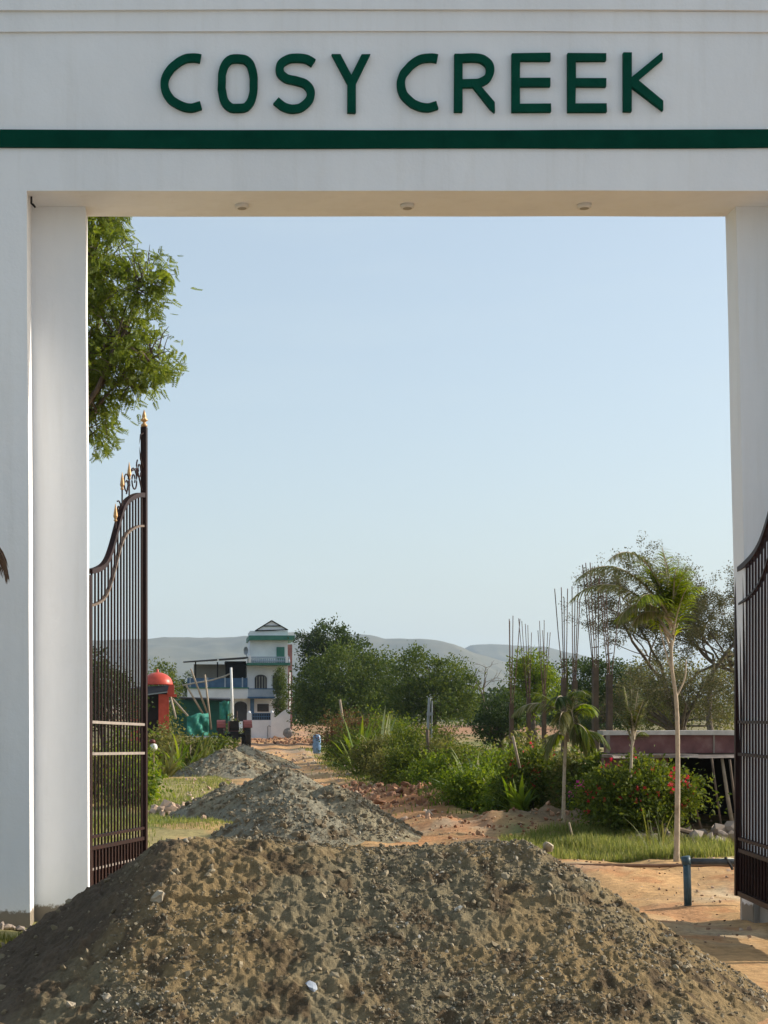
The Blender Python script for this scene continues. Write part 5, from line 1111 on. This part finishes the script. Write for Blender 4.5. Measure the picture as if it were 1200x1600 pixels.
for s_ in (-1, 1):
    mb = MB(); a = np.linspace(.3, 2.6, 9); V = [(cx + s_ * (.62 + o), Y + .70 * math.cos(v), .62 + .70 * math.sin(v)) for v in a for o in (-.2, .2)] + [(cx + s_ * (.62 + o), Y + .73 * math.cos(v), .62 + .73 * math.sin(v)) for v in a for o in (-.2, .2)]
    F = [(2 * i, 2 * i + 1, 2 * i + 3, 2 * i + 2) for i in range(8)] + [(18 + 2 * i, 18 + 2 * i + 2, 18 + 2 * i + 3, 18 + 2 * i + 1) for i in range(8)] + [(2 * i, 2 * i + 2, 20 + 2 * i, 18 + 2 * i) for i in range(8)] + [(2 * i + 1, 19 + 2 * i, 21 + 2 * i, 2 * i + 3) for i in range(8)]
    mb.add(V, F); mb.box(cx + s_ * .43 - .02, cx + s_ * .43 + .02, Y - .4, Y + .5, .85, 1.28); mb.build('fender', M['tred'], t)
mb = MB(); mb.box(cx - .2, cx + .2, Y - .3, Y + 1.4, .45, .8); mb.tube([(cx - .6, Y, .62), (cx + .6, Y, .62)], .08, 8); mb.box(cx - .15, cx + .15, Y - .5, Y - .3, .4, .7); mb.build('chassis', M['rubber'], t)
mb = MB(); mb.box(cx - .24, cx + .24, Y + .9, Y + 2.2, .8, 1.28); mb.build('hood', M['tred'], t)
mb = MB(); mb.box(cx - .22, cx + .22, Y - .25, Y + .15, .85, .95); mb.hexa([(cx - .22, Y - .3, .95), (cx + .22, Y - .3, .95), (cx + .22, Y - .22, .95), (cx - .22, Y - .22, .95), (cx - .2, Y - .38, 1.3), (cx + .2, Y - .38, 1.3), (cx + .2, Y - .32, 1.3), (cx - .2, Y - .32, 1.3)]); mb.build('seat', M['rubber'], t)
mb = MB(); a = np.linspace(0, 6.2832, 17); mb.tube([(cx + .2 * math.cos(v), Y + .55 + .05 * math.sin(v), 1.38 + .16 * math.sin(v)) for v in a], .018, 5); mb.bar((cx, Y + .55, 1.38), (cx, Y + .9, 1.1), .02); mb.build('steering_wheel', M['rubber'], t)
mb = MB(); mb.tube([(cx + .18, Y + 1.5, 1.28), (cx + .18, Y + 1.5, 1.75)], .035, 8); mb.build('exhaust', M['rust'], t)
shrub('leafy potted bush with green and dry leaves just behind the tractor', 366, 81, 34, 1122, 'mid', 690, n=40, per=24, leaf=.12, cr=.25, group=None)

# blue drum
Y = 68.0; cx = X_(495, Y)
t = thing('drum', 'faded blue plastic drum standing at the far end of the hedge beside the drive', 'drum', (cx, Y, 0))
mb = MB(); mb.lathe((cx, Y, 0), [(.12, 0), (.15, .02), (.17, .25), (.175, .3), (.17, .34), (.17, .55), (.175, .58), (.15, .74), (.11, .78)], 18); mb.build('body', M['blue'], t, True)
mb = MB(); mb.lathe((cx, Y - .05, .50), [(.07, 0), (.125, .03), (.13, .14), (.06, .2)], 10); mb.build('dark_opening', M['hblue'], t, True)
# garden globe light by the gate leaf
Y = 40.0; cx = X_(240, Y)
t = thing('garden_light', 'white globe garden light on a thin post right of the left gate leaf', 'garden light', (cx, Y, 0))
mb = MB(); mb.tube([(cx, Y, -.02), (cx, Y, Z_(1173, Y))], .02, 8); mb.build('post', M['wood'], t)
mb = MB(); mb.lathe((cx, Y, Z_(1173.5, Y)), [(.03, 0), (.08, .03), (.095, .09), (.08, .15), (.03, .18)], 16); mb.build('globe', M['whitep'], t, True)
mb = MB(); mb.lathe((cx - .03, Y, Z_(1161.5, Y)), [(.03, 0), (.085, .02), (.06, .08), (.01, .1)], 12); mb.build('cap', M['tred'], t, True)

# ------------------------------------------------------------------ haze
m = bpy.data.materials.new('haze'); m.use_nodes = True; n = m.node_tree; n.nodes.clear()
o = n.nodes.new('ShaderNodeOutputMaterial'); v = n.nodes.new('ShaderNodeVolumePrincipled')
v.inputs['Color'].default_value = (.62, .79, 1, 1); v.inputs['Density'].default_value = 0.00012; v.inputs['Anisotropy'].default_value = 0.0
n.links.new(v.outputs[0], o.inputs['Volume'])
mb = MB(); mb.box(-11000, 12000, -60, 9500, -6, 320); hz = mb.build('haze', m); tag(hz, 'pale afternoon haze over the plain', 'haze', kind='stuff')
